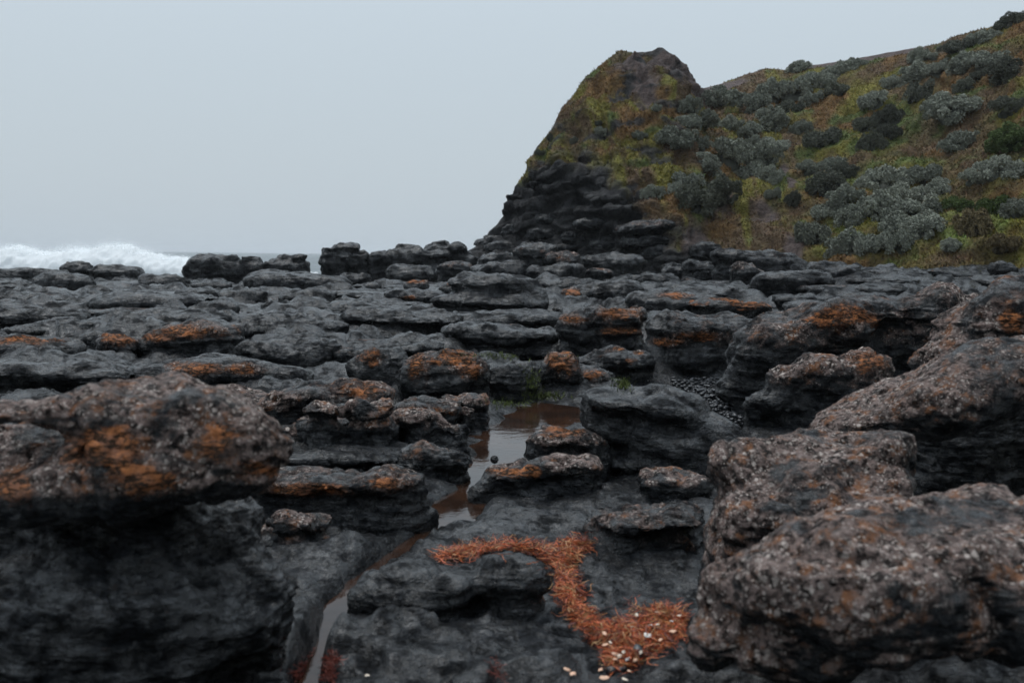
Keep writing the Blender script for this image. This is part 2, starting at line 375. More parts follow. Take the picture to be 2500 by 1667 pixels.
# ------------------------------------------------------------------ rocks
PXH = W / 1024.0
TRI = [0]
NEAR_V, NEAR_Q, NEAR_N = [], [], [0]
def near_add(V, Q):
    NEAR_V.append(V); NEAR_Q.append(Q + NEAR_N[0]); NEAR_N[0] += len(V)
kq = GY[GQ[:, 0]] < 13; near_add(gp, GQ[kq]); N_GROUND = int(kq.sum())
def build_rock(name, label, blobs, D=None, yb=None, k=0.12, crust=0.0, org=0.0, patches=(), foot=True, group=None,
               cat='rock', rough=1.0, strata=1.0, res=1.65, tilt=0.0, seed=None, crust_y=None):
    seed = len(C.objects) if seed is None else seed
    r = np.random.default_rng(seed)
    if D is None:
        cx0 = sum(b[0] for b in blobs) / len(blobs); D0 = ground_at(cx0, yb)
        D = D0 + 0.5 * max(b[2] for b in blobs) * D0 / F * 0.7
    if 4.6 < D < 26: crust = max(crust, 0.42 * r.random() ** 1.5)
    mpx = D / F; prim = []
    for b in blobs:
        cx, cy, hw, hh = b[:4]; roll = b[4] if len(b) > 4 else 0; ddp = b[5] if len(b) > 5 else 0
        dr = b[6] if len(b) > 6 else 0.75; pw = b[7] if len(b) > 7 else 2.7
        Dc = D + ddp; mp = Dc / F; a = hw * mp; bb = min(a * dr, 3.0 * max(a, 0.2))
        el = max((cy - 620), 5) / F; c = max(0.45 * hh * mp, hh * mp - 0.55 * bb * el)
        ce = at(cx, cy, Dc); prim.append((ce, a, bb, c, R(roll), pw, r.uniform(-0.35, 0.35)))
    if foot:
        for (ce, a, bb, c, ro, pw, yaw) in list(prim):
            gz = float(g_smooth(ce[0], ce[1])); zb = ce[2] - c
            if zb > gz - 0.02:
                top = ce[2]; bot = gz - 0.12
                fw = 0.99 if D < 7 else 0.92
                prim.append((np.array([ce[0], ce[1] + 0.06 * bb, (top + bot) / 2 - 0.1 * (top - bot)]), a * fw, bb * fw, (top - bot) * 0.6, 0, 2.6, yaw))
    lo = np.min([p[0] - max(p[1], p[3]) * 0.0 - np.array([p[1] + p[3] * abs(math.sin(p[4])), max(p[1], p[2]), p[3] + p[1] * abs(math.sin(p[4]))]) for p in prim], 0)
    hi = np.max([p[0] + np.array([p[1] + p[3] * abs(math.sin(p[4])), max(p[1], p[2]), p[3] + p[1] * abs(math.sin(p[4]))]) for p in prim], 0)
    S = 0.5 * (hi[0] - lo[0]); Sz = 0.5 * (hi[2] - lo[2]); h = 2 * res * PXH * mpx
    gz = float(g_smooth((lo[0] + hi[0]) / 2, (lo[1] + hi[1]) / 2)); lo[2] = max(lo[2], gz - 0.14 - 2 * h)
    lo -= 2.5 * h; hi += 2.5 * h
    ax = [np.arange(lo[i], hi[i], h, dtype=np.float32) for i in range(3)]
    G = np.meshgrid(*ax, indexing='ij'); Fv = None; kk = k * S
    for (ce, a, bb, c, ro, pw, yaw) in prim:
        x, y, z = G[0] - np.float32(ce[0]), G[1] - np.float32(ce[1]), G[2] - np.float32(ce[2])
        x, z = x * math.cos(ro) + z * math.sin(ro), -x * math.sin(ro) + z * math.cos(ro)
        x, y = x * math.cos(yaw * .6) + y * math.sin(yaw * .6), -x * math.sin(yaw * .6) + y * math.cos(yaw * .6)
        d = (np.abs(x / a) ** pw + np.abs(y / bb) ** pw + np.abs(z / c) ** 2.3) ** (1 / 2.5) - 1
        d = d * min(a, bb, c)
        if Fv is None: Fv = d
        else:
            hm = np.clip(0.5 + 0.5 * (Fv - d) / kk, 0, 1); Fv = Fv + (d - Fv) * hm - kk * hm * (1 - hm)
    # coarse irregularity of the body
    V, Q = surface_nets(Fv, lo, h)
    off = r.uniform(-50, 50, 3)
    def disp_low(V, N):
        q = (V - lo) / max(S, 0.05)
        return N * ((0.17 * fbm(q * 1.4 + off, 2) + 0.055 * fbm(q * 3.0 * np.array([1, 1, 1.6]) + off, 3)) * min(S, 1.5 * Sz) * rough)[:, None]
    N = normals(V, Q); V = V + disp_low(V, N)
    V, Q = subdivide(V, Q); N = normals(V, Q); pix = h / 2
    q = V / max(min(S, 0.9), 0.15)
    # strata: grooves and ledges that follow the bedding
    zz = V[:, 2] + tilt * V[:, 0] + 0.10 * min(S, 0.8) * perlin(q * 0.8 + off) + 0.02 * perlin(q * 4 + off)
    T = max(0.055 * (1 + 0.5 * r.random()) * (0.5 + min(S, 1.2)), 5 * pix)
    q1 = np.stack([V[:, 0] * 0.35, V[:, 1] * 0.35, zz / T * 1.0 + 9 * off[0]], 1)
    q2 = np.stack([V[:, 0] * 0.9, V[:, 1] * 0.9, zz / T * 2.6], 1) + off
    l1 = perlin(q1); l2 = perlin(q2)
    led = 0.55 * np.clip(l1 * 2.2, -1, 1) + 0.25 * l2 - 0.55 * np.exp(-(l1 / 0.10) ** 2)
    side = 0.25 + 0.75 * np.sqrt(np.clip(1 - N[:, 2] ** 2, 0, 1))
    l3 = perlin(np.stack([V[:, 0] * 2.2, V[:, 1] * 2.2, zz / T * 5.5], 1) + off)
    d = led * side * 0.17 * T * strata + side * strata * 0.07 * T * (l3 - 1.2 * np.exp(-(l3 / 0.12) ** 2))
    # fractures
    cr = perlin(np.stack([q[:, 0] * 0.85, q[:, 1] * 0.85, q[:, 2] * 0.35], 1) + off[::-1])
    d -= np.exp(-(cr / 0.035) ** 2) * 0.05 * min(S, 0.6) * rough
    cr2 = perlin(q * 2.3 + off * 0.7); d -= np.exp(-(cr2 / 0.05) ** 2) * 0.018 * min(S, 0.6) * rough
    fs = 3.2 * pix * 2
    d += rough * 0.30 * pix * 2 * (fbm(V / fs + off, 2) + 0.9 * fbm(V / (fs * 3) + off, 2))
    if crust > 0.35:
        pn = fbm(V / 0.045 + off, 2); d += 0.006 * pn - 0.010 * np.clip(-pn - 0.25, 0, 1)
    V = V + N * d[:, None]; N = normals(V, Q)
    # lichen and crust amounts (own colour of the stone, fixed to it)
    px, py = proj(V); up = N[:, 2]; nl = fbm(q * 1.6 + off * 1.3, 3); nl2 = fbm(q * 2.2 + off * 2.3, 3) if patches else 0; nl3 = fbm(q * 5.0 + off * 0.3, 3, 0.6) if patches else 0
    o = np.full(len(V), 0.0); halo = np.zeros(len(V))
    for (ox, oy, rx, ry) in patches:
        o = np.maximum(o, 1.08 * np.exp(-(((px - ox) / rx + 0.55 * nl) ** 2 + ((py - oy) / ry + 0.5 * nl2) ** 2) * 0.75) * (0.78 + 0.3 * sstep(-0.3, 0.3, nl3)))
    for (ox, oy, rx, ry) in patches:
        halo = np.maximum(halo, 0.9 * np.exp(-(((px - ox) / (rx * 1.6)) ** 2 + ((py - oy) / (ry * 1.7)) ** 2) * 0.8) * (0.6 + 0.4 * sstep(-0.4, 0.3, nl)))
    if org > 0: o = np.maximum(o, org * sstep(-0.25, 0.45, up) * sstep(-0.5, 0.35, nl))
    hrel = (V[:, 2] - gz) / max(hi[2] - gz, 0.05)
    cv = crust * (0.45 + 0.55 * sstep(-0.6, 0.2, up)) * (0.55 + 0.45 * sstep(-0.55, 0.25, nl)) * sstep(*((0.05, 0.30) if D < 4.6 and crust > 0.6 else (0.30, 0.62)), hrel)
    cv = np.maximum(cv, halo)
    if crust_y: cv = cv * (0.30 + 0.70 * sstep(crust_y[1], crust_y[0], py + 30 * nl))  # crust thinned lower down; at the right ledge this paints the hollow's shade
    keep = (V[Q][:, :, 2].max(1) > gz - 0.10)
    Q = Q[keep]; used = np.zeros(len(V), bool); used[Q.ravel()] = True; re = np.cumsum(used) - 1
    V, Q, o, cv = V[used], re[Q], o[used], cv[used]
    base = np.array([(lo[0] + hi[0]) / 2, (lo[1] + hi[1]) / 2, gz])
    mat = M_ROCK_NEAR if D < 4.9 else (M_ROCK_MID if D < 17 else M_ROCK_FAR)
    TRI[0] += 2 * len(Q)
    if D < 12: near_add(V, Q)
    return link(name, mesh_np(name, V - base, Q, {'crust': cv, 'orange': o}), mat, label=label, cat=cat, group=group, loc=base)

def slab(label, x0, x1, y0, y1, yb=None, **kw):
    """a simple slab from its extent in the photograph (left, right, top, bottom); split into two overlapping lobes"""
    r = np.random.default_rng(int(x0 * 7 + y0 * 13)); w = x1 - x0; hgt = y1 - y0; cx = (x0 + x1) / 2; cy = (y0 + y1) / 2
    s = r.choice([-1, 1]); u = r.uniform(0.12, 0.22)
    bl = [(cx, cy + 0.05 * hgt, w * 0.5, hgt * 0.45, kw.pop('roll', 0), 0, kw.pop('dr', 0.8), 2.8),
          (cx + s * u * w, y0 + hgt * 0.28, w * (0.5 - u) * 0.95, hgt * 0.26, 0, 0.0, 0.8, 2.6),
          (cx - s * 0.24 * w, y0 + hgt * 0.62, w * 0.24, hgt * 0.36, 0, 0.0, 0.9, 2.6)]
    return build_rock(kw.pop('name', 'flat_rock'), label, bl, yb=(yb or y1), **kw)

# --- left foreground rock and right foreground boulders
build_rock('boulder', 'huge overhanging rust stained rock filling the lower left foreground',
    [(160, 1004, 245, 44, -1, -0.06, 0.6, 3.4), (440, 1034, 115, 42, -10, 0.0, 0.8), (400, 1105, 215, 88, 6, -0.05, 0.7), (590, 1080, 118, 62, -38, -0.08, 0.8), (610, 1120, 84, 42, 8, -0.06, 0.9),
     (280, 1150, 230, 90, 10, -0.05, 0.6), (30, 1225, 120, 56, 5, -0.22, 0.7), (120, 1185, 330, 170, 0, 0.34, 0.5), (260, 1310, 390, 190, -6, 0.16, 0.5),
     (450, 1470, 290, 130, -16, -0.12, 0.6), (420, 1265, 225, 130, 0, 0.25, 0.45), (120, 1570, 460, 240, -8, -0.10, 0.5), (570, 1575, 165, 120, -20, -0.05, 0.7), (640, 1420, 96, 70, -30, 0.02, 0.8)],
    D=2.9, k=0.10, crust=0.85, rough=0.75, crust_y=(1190, 1260), foot=False, patches=[(260, 1100, 130, 55), (330, 1170, 130, 40), (530, 1090, 60, 60), (40, 1195, 70, 40), (640, 1150, 60, 22)], res=2.75, seed=5, strata=0.8)
build_rock('boulder', 'largest pale flecked boulder in the lower right corner',
    [(2240, 1420, 450, 218, 4, 0.0, 0.65, 3.0), (1960, 1400, 200, 140, 12, -0.05, 0.8), (2380, 1290, 300, 95, 0, 0.1, 0.6), (1790, 1440, 95, 110, 0, 0.05, 0.9), (1735, 1590, 62, 80, 0, 0.0, 0.9), (1900, 1560, 200, 110, 0, 0, 0.8)],
    D=2.6, k=0.07, crust=1.0, rough=0.8, foot=False, res=2.75, seed=12, strata=0.3)
build_rock('boulder', 'two tiered flecked boulder heaped behind the lower right corner boulder',
    [(1975, 1128, 240, 74, 14, 0.15, 0.7), (1985, 1215, 222, 78, 10, -0.05, 0.7), (1830, 1255, 92, 72, 20, -0.1, 0.9), (2120, 1140, 100, 90, 0, 0.1, 0.9), (1800, 1140, 72, 60, 15, 0.1, 0.9), (1940, 1340, 200, 90, 0, 0.1, 0.8)],
    D=3.5, k=0.05, crust=0.98, rough=0.8, res=2.75, seed=13, strata=0.35)
build_rock('boulder', 'overhanging flecked ledge above a black hollow at the right edge',
    [(2380, 950, 230, 84, 14, 0.0, 0.8), (2110, 1015, 140, 48, 16, 0.0, 0.9), (2490, 880, 160, 70, 10, 0.15, 0.8), (2230, 1020, 70, 40, 0, -0.1, 0.9), (2440, 1130, 260, 140, 0, 1.3, 0.5)],
    D=4.2, k=0.10, crust=0.95, rough=0.65, crust_y=(1040, 1075), foot=False, res=2.15, seed=14, strata=0.35)  # crust cut below the ledge puts the hollow's shade into the stone colour
build_rock('boulder', 'tall flecked boulder cut by the right edge of the picture',
    [(2420, 800, 130, 95, 25, 0.0, 0.9), (2330, 860, 95, 45, 25, 0, 0.9), (2520, 760, 120, 90, 10, 0.1, 0.9), (2450, 930, 200, 90, 0, 0.2, 0.7)], D=5.1, k=0.1, crust=0.9, rough=0.7, patches=[(2470, 780, 40, 30)], res=2.15, seed=15)
build_rock('flat_rock', 'long brown upturned slab behind the flecked boulders at right',
    [(2000, 812, 200, 60, 20, 0.0, 0.5), (2270, 800, 115, 72, 2, 0.0, 0.7), (1880, 900, 70, 62, 25, -0.1, 0.8), (2080, 880, 240, 80, 10, 0.15, 0.5), (2330, 770, 80, 40, 0, 0.1, 0.9)],
    D=8.2, k=0.08, crust=0.8, patches=[(2040, 775, 90, 40), (2300, 830, 40, 25)], res=2.15, seed=16, strata=1.4)
build_rock('boulder', 'rounded pale crusted bulge leaning on the upturned brown slab',
    [(2035, 915, 140, 55, 8, 0.0, 0.7), (1930, 960, 70, 40, 10, 0, 0.9), (2060, 970, 150, 60, 0, 0.05, 0.7), (1870, 990, 50, 34, 0, 0, 0.9)],
    D=7.5, k=0.12, crust=0.95, patches=[(2120, 880, 50, 35)], res=2.15, seed=17)

# --- middle foreground, left of the channel
build_rock('flat_rock', 'pinkish brown slab rising to the right behind the left foreground rock',
    [(700, 980, 130, 34, 14, 0.0, 0.7), (892, 960, 66, 25, -4, 0.05, 0.9), (780, 1000, 120, 34, 5, 0.05, 0.7), (600, 958, 60, 22, -4, 0.3, 0.8)], D=6.7, k=0.10, crust=0.85, patches=[(880, 950, 60, 20)], res=2.15)
build_rock('flat_rock', 'stubby pale brown block perched in front of the pinkish slab',
    [(905, 996, 64, 26, 0, -0.05, 0.8), (795, 998, 50, 13, 2, -0.05, 0.9), (850, 1045, 130, 40, 0, 0.1, 0.6)], D=6.2, k=0.08, crust=0.85, res=2.15)
slab('low orange brown lump beside the tip of the left foreground rock', 640, 765, 1032, 1085, yb=1110, crust=0.8, org=0.5)
build_rock('flat_rock', 'flat grey topped slab with an orange front edge near the channel',
    [(1040, 992, 84, 20, -1, 0.0, 0.8, 3.4), (1040, 1010, 80, 22, 0, 0.02, 0.7)], D=7.2, crust=0.55, patches=[(1030, 1005, 80, 12)], res=2.15)
slab('thin brown slab end tilted above the head of the channel', 1078, 1195, 958, 998, yb=1045, crust=0.85, roll=-10)
slab('small brown knob below the thin tilted slab', 1118, 1160, 988, 1032, yb=1055, crust=0.85)
build_rock('boulder', 'lumpy rust brown boulder left of the bright water',
    [(1025, 1035, 64, 42, -8, 0, 0.9), (1108, 1055, 38, 26, -10, -0.02, 0.9), (980, 1060, 40, 30, 0, 0.05, 0.9)], D=6.4, k=0.1, crust=1.0, org=0.25, res=2.15)
slab('brown streaked slab on the left bank below the rust brown boulder', 968, 1150, 1082, 1160, yb=1176, crust=0.62, dr=0.7)
build_rock('flat_rock', 'long dark slab with crusted front edge on the left bank of the channel',
    [(800, 1172, 180, 44, 0, 0, 0.6, 3.2), (960, 1180, 80, 52, -8, 0.0, 0.9), (690, 1185, 80, 44, 6, -0.02, 0.8), (860, 1240, 170, 40, -5, 0.08, 0.6), (1005, 1255, 50, 20, -12, 0.0, 0.9)],
    D=4.7, k=0.08, crust=0.62, patches=[(760, 1195, 120, 16), (950, 1180, 60, 16)], res=2.75, seed=41)
build_rock('boulder', 'small brown capped rock low on the left bank under the long slab',
    [(735, 1270, 84, 24, -4, 0, 0.8), (690, 1325, 130, 58, -6, 0.05, 0.7), (760, 1350, 80, 40, -8, 0, 0.8)], D=4.25, crust=0.8, org=0.3, res=2.75)
slab('wet black shelf between the left bank slabs', 660, 990, 1085, 1140, yb=1150, dr=0.5, strata=0.6)
slab('dark shelf under the perched pale brown block', 640, 930, 1050, 1100, yb=1112, dr=0.5)
# --- right of the channel
build_rock('boulder', 'knobbly pinkish boulder on the right bank against the black slab',
    [(1378, 1078, 80, 42, -4, 0.02, 0.9), (1330, 1100, 50, 34, 0, 0, 0.9), (1440, 1110, 45, 36, 0, 0.05, 0.9)], D=5.7, k=0.1, crust=0.85, patches=[(1380, 1050, 50, 18)], res=2.75)
build_rock('boulder', 'low rounded rust brown rock in front of the knobbly pinkish boulder',
    [(1392, 1145, 72, 34, 0, 0, 0.9), (1250, 1160, 82, 40, 14, -0.02, 0.8), (1180, 1205, 34, 16, 20, -0.05, 0.9), (1350, 1185, 120, 30, 0, 0.05, 0.7)], D=5.3, k=0.09, crust=0.85, patches=[(1260, 1150, 60, 16)], res=2.75)
build_rock('boulder', 'big bluish black angular boulder in the middle of the picture',
    [(1560, 990, 140, 44, -7, -0.05, 0.8, 3.0), (1705, 1048, 132, 60, -22, 0.0, 0.8, 3.0), (1610, 1075, 165, 66, -14, -0.05, 0.75, 2.6), (1480, 1015, 64, 50, 8, 0.0, 0.9), (1650, 985, 80, 40, -18, 0.05, 0.9), (1600, 1120, 190, 50, -4, 0.0, 0.8, 2.6)],
    D=6.0, k=0.04, res=2.2, strata=0.8, rough=0.55, seed=47, tilt=0.25, foot=False)
build_rock('boulder', 'rust brown egg shaped boulder below the black angular boulder', [(1646, 1178, 90, 42, -4, 0, 0.9), (1610, 1190, 56, 34, 0, 0, 0.9)], D=5.2, crust=0.92, org=0.35, res=2.75)
build_rock('boulder', 'flat topped dark boulder with pinkish top above the seaweed heap',
    [(1580, 1262, 148, 36, 1, 0.0, 0.8, 3.4), (1575, 1310, 152, 52, 0, 0.02, 0.7, 3.2), (1460, 1310, 44, 48, 0, 0, 0.9)], D=4.25, k=0.08, crust=0.62, res=2.75, seed=50)
build_rock('flat_rock', 'dark wet rock bank under the flat topped boulder', [(1560, 1420, 190, 66, 0, 0.1, 0.7), (1420, 1400, 80, 50, 0, 0.1, 0.8)], D=3.95, res=2.15)
build_rock('flat_rock', 'split black block with a vertical crack beside the seaweed',
    [(1020, 1440, 148, 72, 8, 0.0, 0.7, 3.6), (1248, 1412, 100, 60, 0, 0.05, 0.8, 3.6), (1030, 1520, 185, 80, 6, 0.05, 0.6, 3.2), (1200, 1480, 140, 70, 0, 0.1, 0.6, 3.2), (905, 1510, 60, 60, 0, 0, 0.9)],
    D=3.4, k=0.05, res=2.75, strata=0.8, rough=0.8, seed=52)
build_rock('flat_rock', 'smooth wet black rock apron at the bottom centre of the picture',
    [(1180, 1640, 340, 110, 0, 0.0, 0.6, 2.4), (1320, 1580, 170, 80, 0, 0.1, 0.8, 2.4), (980, 1680, 160, 90, 0, 0, 0.8, 2.4)], D=3.05, k=0.15, res=2.3, strata=1.1, rough=1.4)
build_rock('flat_rock', 'smooth black wedge at the bottom between shells and the corner boulder',
    [(1620, 1650, 100, 80, 14, 0.0, 0.9, 2.6)], D=3.1, res=2.3, strata=0.7, rough=1.1)
build_rock('pebble', 'small round black stone standing in the channel water', [(1207, 1121, 11, 11, 0, 0, 1.0, 2.0)], D=ground_at(1207, 1128), foot=False, res=0.8, strata=0.1, rough=0.5)
print('front rocks', TRI[0], round(time.time() - T0, 1))

# --- middle ground
build_rock('boulder', 'big domed boulder with bright orange lichen left of the channel head',
    [(1085, 918, 100, 72, -3, 0, 0.9, 2.3), (1030, 925, 54, 52, 0, -0.05, 0.9), (1130, 905, 60, 56, -10, 0, 0.9)], yb=985, crust=0.35, patches=[(1115, 872, 60, 28), (1020, 890, 30, 40), (1150, 905, 25, 25)], seed=61)
build_rock('boulder', 'dark boulder with one round orange patch left of the orange dome',
    [(930, 902, 70, 56, 0, 0, 0.9), (880, 905, 34, 46, 0, 0, 0.9)], yb=965, patches=[(905, 873, 30, 20)], seed=62)
slab('low brown topped rock behind the boulder with the round orange patch', 805, 892, 846, 885, crust=0.5, yb=905)
slab('grey slab whose top shows behind the orange dome', 925, 1080, 833, 870, yb=900)
slab('pale streaked low block beside the green pool weed', 1187, 1318, 875, 968, yb=972, dr=0.9, strata=1.6)
build_rock('boulder', 'orange lichen boulder right of the channel head', [(1370, 903, 52, 48, 0, 0, 0.9, 2.3), (1345, 915, 34, 36, 0, -0.03, 0.9)], yb=960, patches=[(1370, 885, 42, 30)])
build_rock('boulder', 'smaller flat orange patched rock joined to the orange lichen boulder', [(1446, 920, 52, 27, -5, 0, 0.9)], yb=950, patches=[(1440, 915, 38, 12)], crust=0.3)
slab('dark rubble rock with orange dots under the orange capped block', 1400, 1590, 850, 910, yb=925, patches=[(1512, 852, 14, 6), (1535, 880, 14, 7), (1560, 862, 12, 5)])
build_rock('flat_rock', 'tall block with bright orange cap in the middle distance',
    [(1500, 778, 76, 34, 2, 0, 0.8), (1400, 800, 45, 40, 4, 0.05, 0.9), (1512, 811, 60, 13, 2, -0.08, 0.8), (1480, 830, 90, 36, 0, 0.1, 0.7)], yb=878, crust=0.5, patches=[(1510, 765, 60, 18), (1515, 808, 55, 10), (1400, 780, 30, 12)], k=0.05, seed=70)
build_rock('flat_rock', 'broad rust edged grey slab right of the orange capped block',
    [(1700, 802, 120, 40, -2, 0, 0.8), (1830, 810, 80, 34, -5, 0.1, 0.8), (1690, 860, 110, 44, 0, 0.1, 0.7)], yb=905, crust=0.45, patches=[(1700, 822, 60, 14), (1620, 835, 50, 10), (1830, 812, 26, 9)], seed=71)
slab('low dark ledge running out right of the rust edged slab', 1780, 1990, 815, 880, yb=895, patches=[(1850, 860, 12, 5)])
slab('flat pillow with even orange top on the right platform', 1685, 1872, 730, 768, yb=780, crust=0.6, org=0.95)
slab('long bluish slab behind the even orange pillow', 1545, 1790, 712, 768, yb=775, patches=[(1650, 722, 40, 8)])
slab('low grey slab in front of the long cliff foot boulder', 1590, 1800, 698, 735, yb=745)
slab('rounded blue grey mound left of the long bluish slab', 1400, 1565, 683, 748, yb=755)
slab('mound with an orange patch right of the broad grey dome', 1362, 1500, 697, 748, yb=756, patches=[(1395, 716, 28, 16)])
slab('smooth grey hump behind the mound with the orange patch', 1306, 1455, 678, 715, yb=728, crust=0.2)
build_rock('boulder', 'broad smooth grey dome in the middle distance',
    [(1200, 695, 110, 26, -2, 0.3, 0.9), (1195, 738, 145, 28, -2, 0, 0.8), (1290, 725, 50, 24, -10, 0, 0.9)], yb=772, k=0.06, seed=77)
slab('small black slab with flat orange top left of the grey dome', 985, 1050, 683, 710, yb=722, patches=[(1017, 686, 36, 7)], strata=0.4)
slab('squat black pillow with flat orange top in front of the grey dome', 1070, 1140, 687, 717, yb=728, patches=[(1105, 689, 34, 6)], strata=0.4)
slab('low slab under the small orange topped rock', 945, 1085, 705, 740, yb=745, patches=[(1000, 726, 20, 5)])
slab('small dark hump left of the low slab with orange spot', 920, 985, 718, 738, yb=742)
slab('flat dark slab with brown tinge in the middle distance left of centre', 805, 975, 735, 775, yb=780, crust=0.3)
build_rock('flat_rock', 'two layered long grey slab at the centre left',
    [(985, 778, 145, 24, -2, 0.2, 0.7), (945, 815, 130, 24, -1, 0, 0.7), (900, 825, 80, 22, 0, 0, 0.8)], yb=845, k=0.05, strata=1.5, seed=83)
slab('slab behind the rounded fronted slab near the centre', 1107, 1358, 757, 800, yb=810)
build_rock('flat_rock', 'rounded fronted grey slab at the centre above the pool weed',
    [(1220, 815, 140, 30, -2, 0.1, 0.8), (1150, 840, 66, 28, 0, 0, 0.9), (1275, 845, 70, 28, -3, 0, 0.9)], yb=872, k=0.05, seed=85, patches=[(1250, 785, 20, 5)])
slab('grey slab left of the two layered long slab', 690, 848, 769, 842, yb=850)
slab('wide domed grey slab at left behind the orange topped ledge', 560, 760, 770, 845, yb=850)
slab('grey wedge slab right of the orange topped ledge', 585, 831, 823, 897, yb=905, roll=-6)
build_rock('flat_rock', 'ledge with long bright orange top at left',
    [(470, 822, 115, 32, 6, 0, 0.7), (420, 850, 80, 26, 0, 0, 0.8), (540, 850, 60, 30, -5, 0, 0.8)], yb=885, crust=0.35, patches=[(460, 808, 90, 18), (390, 825, 40, 12)], seed=90)
slab('small orange topped rock joined to the left of the orange ledge', 235, 348, 813, 870, yb=885, crust=0.3, patches=[(290, 828, 52, 17)])
slab('long dark slab with orange rim at the left edge', -60, 185, 818, 890, yb=905, crust=0.3, patches=[(60, 829, 100, 11), (-30, 835, 60, 10)])
slab('grey flat slab between the two orange rimmed rocks at left', 175, 270, 810, 845, yb=855)
build_rock('flat_rock', 'black slab with speckled orange front face at left',
    [(490, 905, 150, 34, 0, 0, 0.7), (600, 915, 80, 36, -10, 0, 0.8), (430, 930, 110, 34, 0, 0.05, 0.7), (700, 925, 70, 36, 0, 0.1, 0.9)], yb=958, patches=[(480, 900, 70, 16), (595, 900, 40, 12)], seed=94)
slab('dark slab in deep shade above the left foreground rock', -40, 330, 880, 945, yb=962, dr=0.5)
slab('lens shaped black slab with smooth brow at left', 240, 505, 712, 760, yb=765, strata=0.5, dr=0.9)
slab('grey slab behind the right end of the lens shaped slab', 430, 535, 703, 745, yb=752)
slab('rounded mound at the left edge above the pool', -20, 112, 712, 748, yb=755)
slab('low mound right of the left edge mound', 104, 188, 722, 748, yb=755)
slab('long grey mound with black undercut at the left edge', -30, 196, 745, 795, yb=800)
slab('low rounded slab in front of the long mound at left', 108, 262, 777, 820, yb=824)
slab('small rounded rock at the far left below the long mound', 8, 110, 793, 825, yb=830)
slab('flattish grey slab below the lens shaped slab', 320, 548, 754, 795, yb=800)
slab('small pointed slab left of the flattish grey slab', 240, 334, 754, 780, yb=785)
slab('low slab right of the lens shaped slab tip', 460, 582, 738, 776, yb=780)
slab('grey layered slab in the far middle left', 533, 652, 703, 742, yb=748)
slab('small dark dome in front of the far layered slabs', 634, 714, 735, 768, yb=772)
slab('wide grey slab left of the bright far pool', 688, 820, 706, 746, yb=750)
slab('brown tinged slab in front of the wide grey slab by the far pool', 720, 852, 733, 772, yb=776, crust=0.25)
print('mid rocks', TRI[0], round(time.time() - T0, 1))

# --- right middle ground, foot of the hill
slab('squared grey pillow block at the foot of the green slope', 1970, 2104, 637, 692, yb=698, strata=0.7)
build_rock('flat_rock', 'long tilted brown slab lying at the foot of the hill', [(1850, 632, 116, 18, -6, 0.2, 0.6, 3.2), (1880, 655, 100, 18, -8, 0, 0.6)], yb=690, crust=0.4, strata=1.3, seed=120)
slab('dark rounded boulder left of the squared pillow block', 1838, 2022, 656, 715, yb=720)
slab('pinkish brown pillow rock in front of the long tilted slab', 1778, 1870, 644, 685, yb=700, crust=0.7)
slab('pale edged tilted slab at the foot of the hill', 1660, 1775, 636, 682, yb=695, roll=-14, strata=1.4)
slab('dark blocky rock left of the pale edged tilted slab', 1615, 1700, 644, 686, yb=697)
slab('pale smooth hump left of the low grey slab', 1562, 1636, 690, 722, yb=728, strata=0.4)
slab('grey ledge behind the pale smooth hump', 1536, 1655, 666, 704, yb=712)
slab('long smooth slab against the base of the cliff', 1420, 1575, 618, 662, yb=690, strata=0.8)
slab('orange brown slab tilted on top of the rock pile by the cliff', 1318, 1422, 616, 656, yb=690, crust=0.8, org=0.4, roll=-12)
slab('rock pile base under the tilted orange brown slab', 1288, 1428, 642, 684, yb=696, crust=0.4)
slab('small orange rock right of the rock pile', 1425, 1498, 652, 680, yb=694, crust=0.8, org=0.6)
slab('low slab with orange specks on the right platform', 1924, 2105, 738, 775, yb=780, patches=[(2010, 758, 22, 6), (2040, 758, 14, 5)])
slab('low grey slab above the orange specked slab', 1896, 2025, 720, 746, yb=750)
slab('small smooth hump in front of the dark rounded boulder', 1972, 2042, 696, 724, yb=728, strata=0.3)
slab('grey shelf at the edge of the green slope at right', 2230, 2400, 628, 650, yb=662, strata=1.5)
slab('dark boulder half buried in sand near the right edge', 2415, 2480, 636, 678, yb=684)
slab('low layered shelf right of the squared pillow block', 2110, 2260, 655, 684, yb=690, strata=1.5)
slab('ragged low ledge below the half buried boulder at right', 2370, 2520, 672, 705, yb=710, strata=1.4)
slab('thin shelf across the sand behind the upturned brown slab', 2070, 2250, 692, 720, yb=724, strata=1.4)
slab('thin shelf in front of the small smooth hump', 2050, 2160, 715, 738, yb=742, strata=1.4)

# --- far skyline rocks, left to centre
build_rock('sea_stack', 'mushroom shaped stack standing against the sea',
    [(832, 606, 50, 9, 4, 0, 0.9, 2.6), (852, 599, 18, 6, 0, 0, 0.9), (836, 640, 50, 32, 0, 0, 0.9, 3.4), (880, 640, 30, 26, 0, 0.2, 0.9)], yb=690, D=50, k=0.04, foot=True, seed=141, strata=1.4)
build_rock('sea_stack', 'broad rounded skyline boulder right of the white spray', [(508, 640, 50, 17, 0, 0, 0.9), (563, 626, 20, 7, 0, 0, 0.9), (540, 662, 80, 24, 0, 0.2, 0.7), (490, 665, 50, 24, 0, 0, 0.8)], D=50, k=0.05, seed=142)
build_rock('sea_stack', 'small pillow boulder on the skyline right of the broad rounded one', [(613, 630, 25, 8, 0, 0, 0.9), (618, 655, 40, 22, 0, 0, 0.9)], D=50, k=0.05)
build_rock('sea_stack', 'flat capped skyline rock left of the gap of white water', [(712, 630, 38, 10, 4, 0, 0.9), (700, 655, 58, 22, 0, 0, 0.9)], D=50, k=0.05)
slab('low skyline rock in the gap right of the mushroom stack', 892, 955, 611, 650, yb=690)
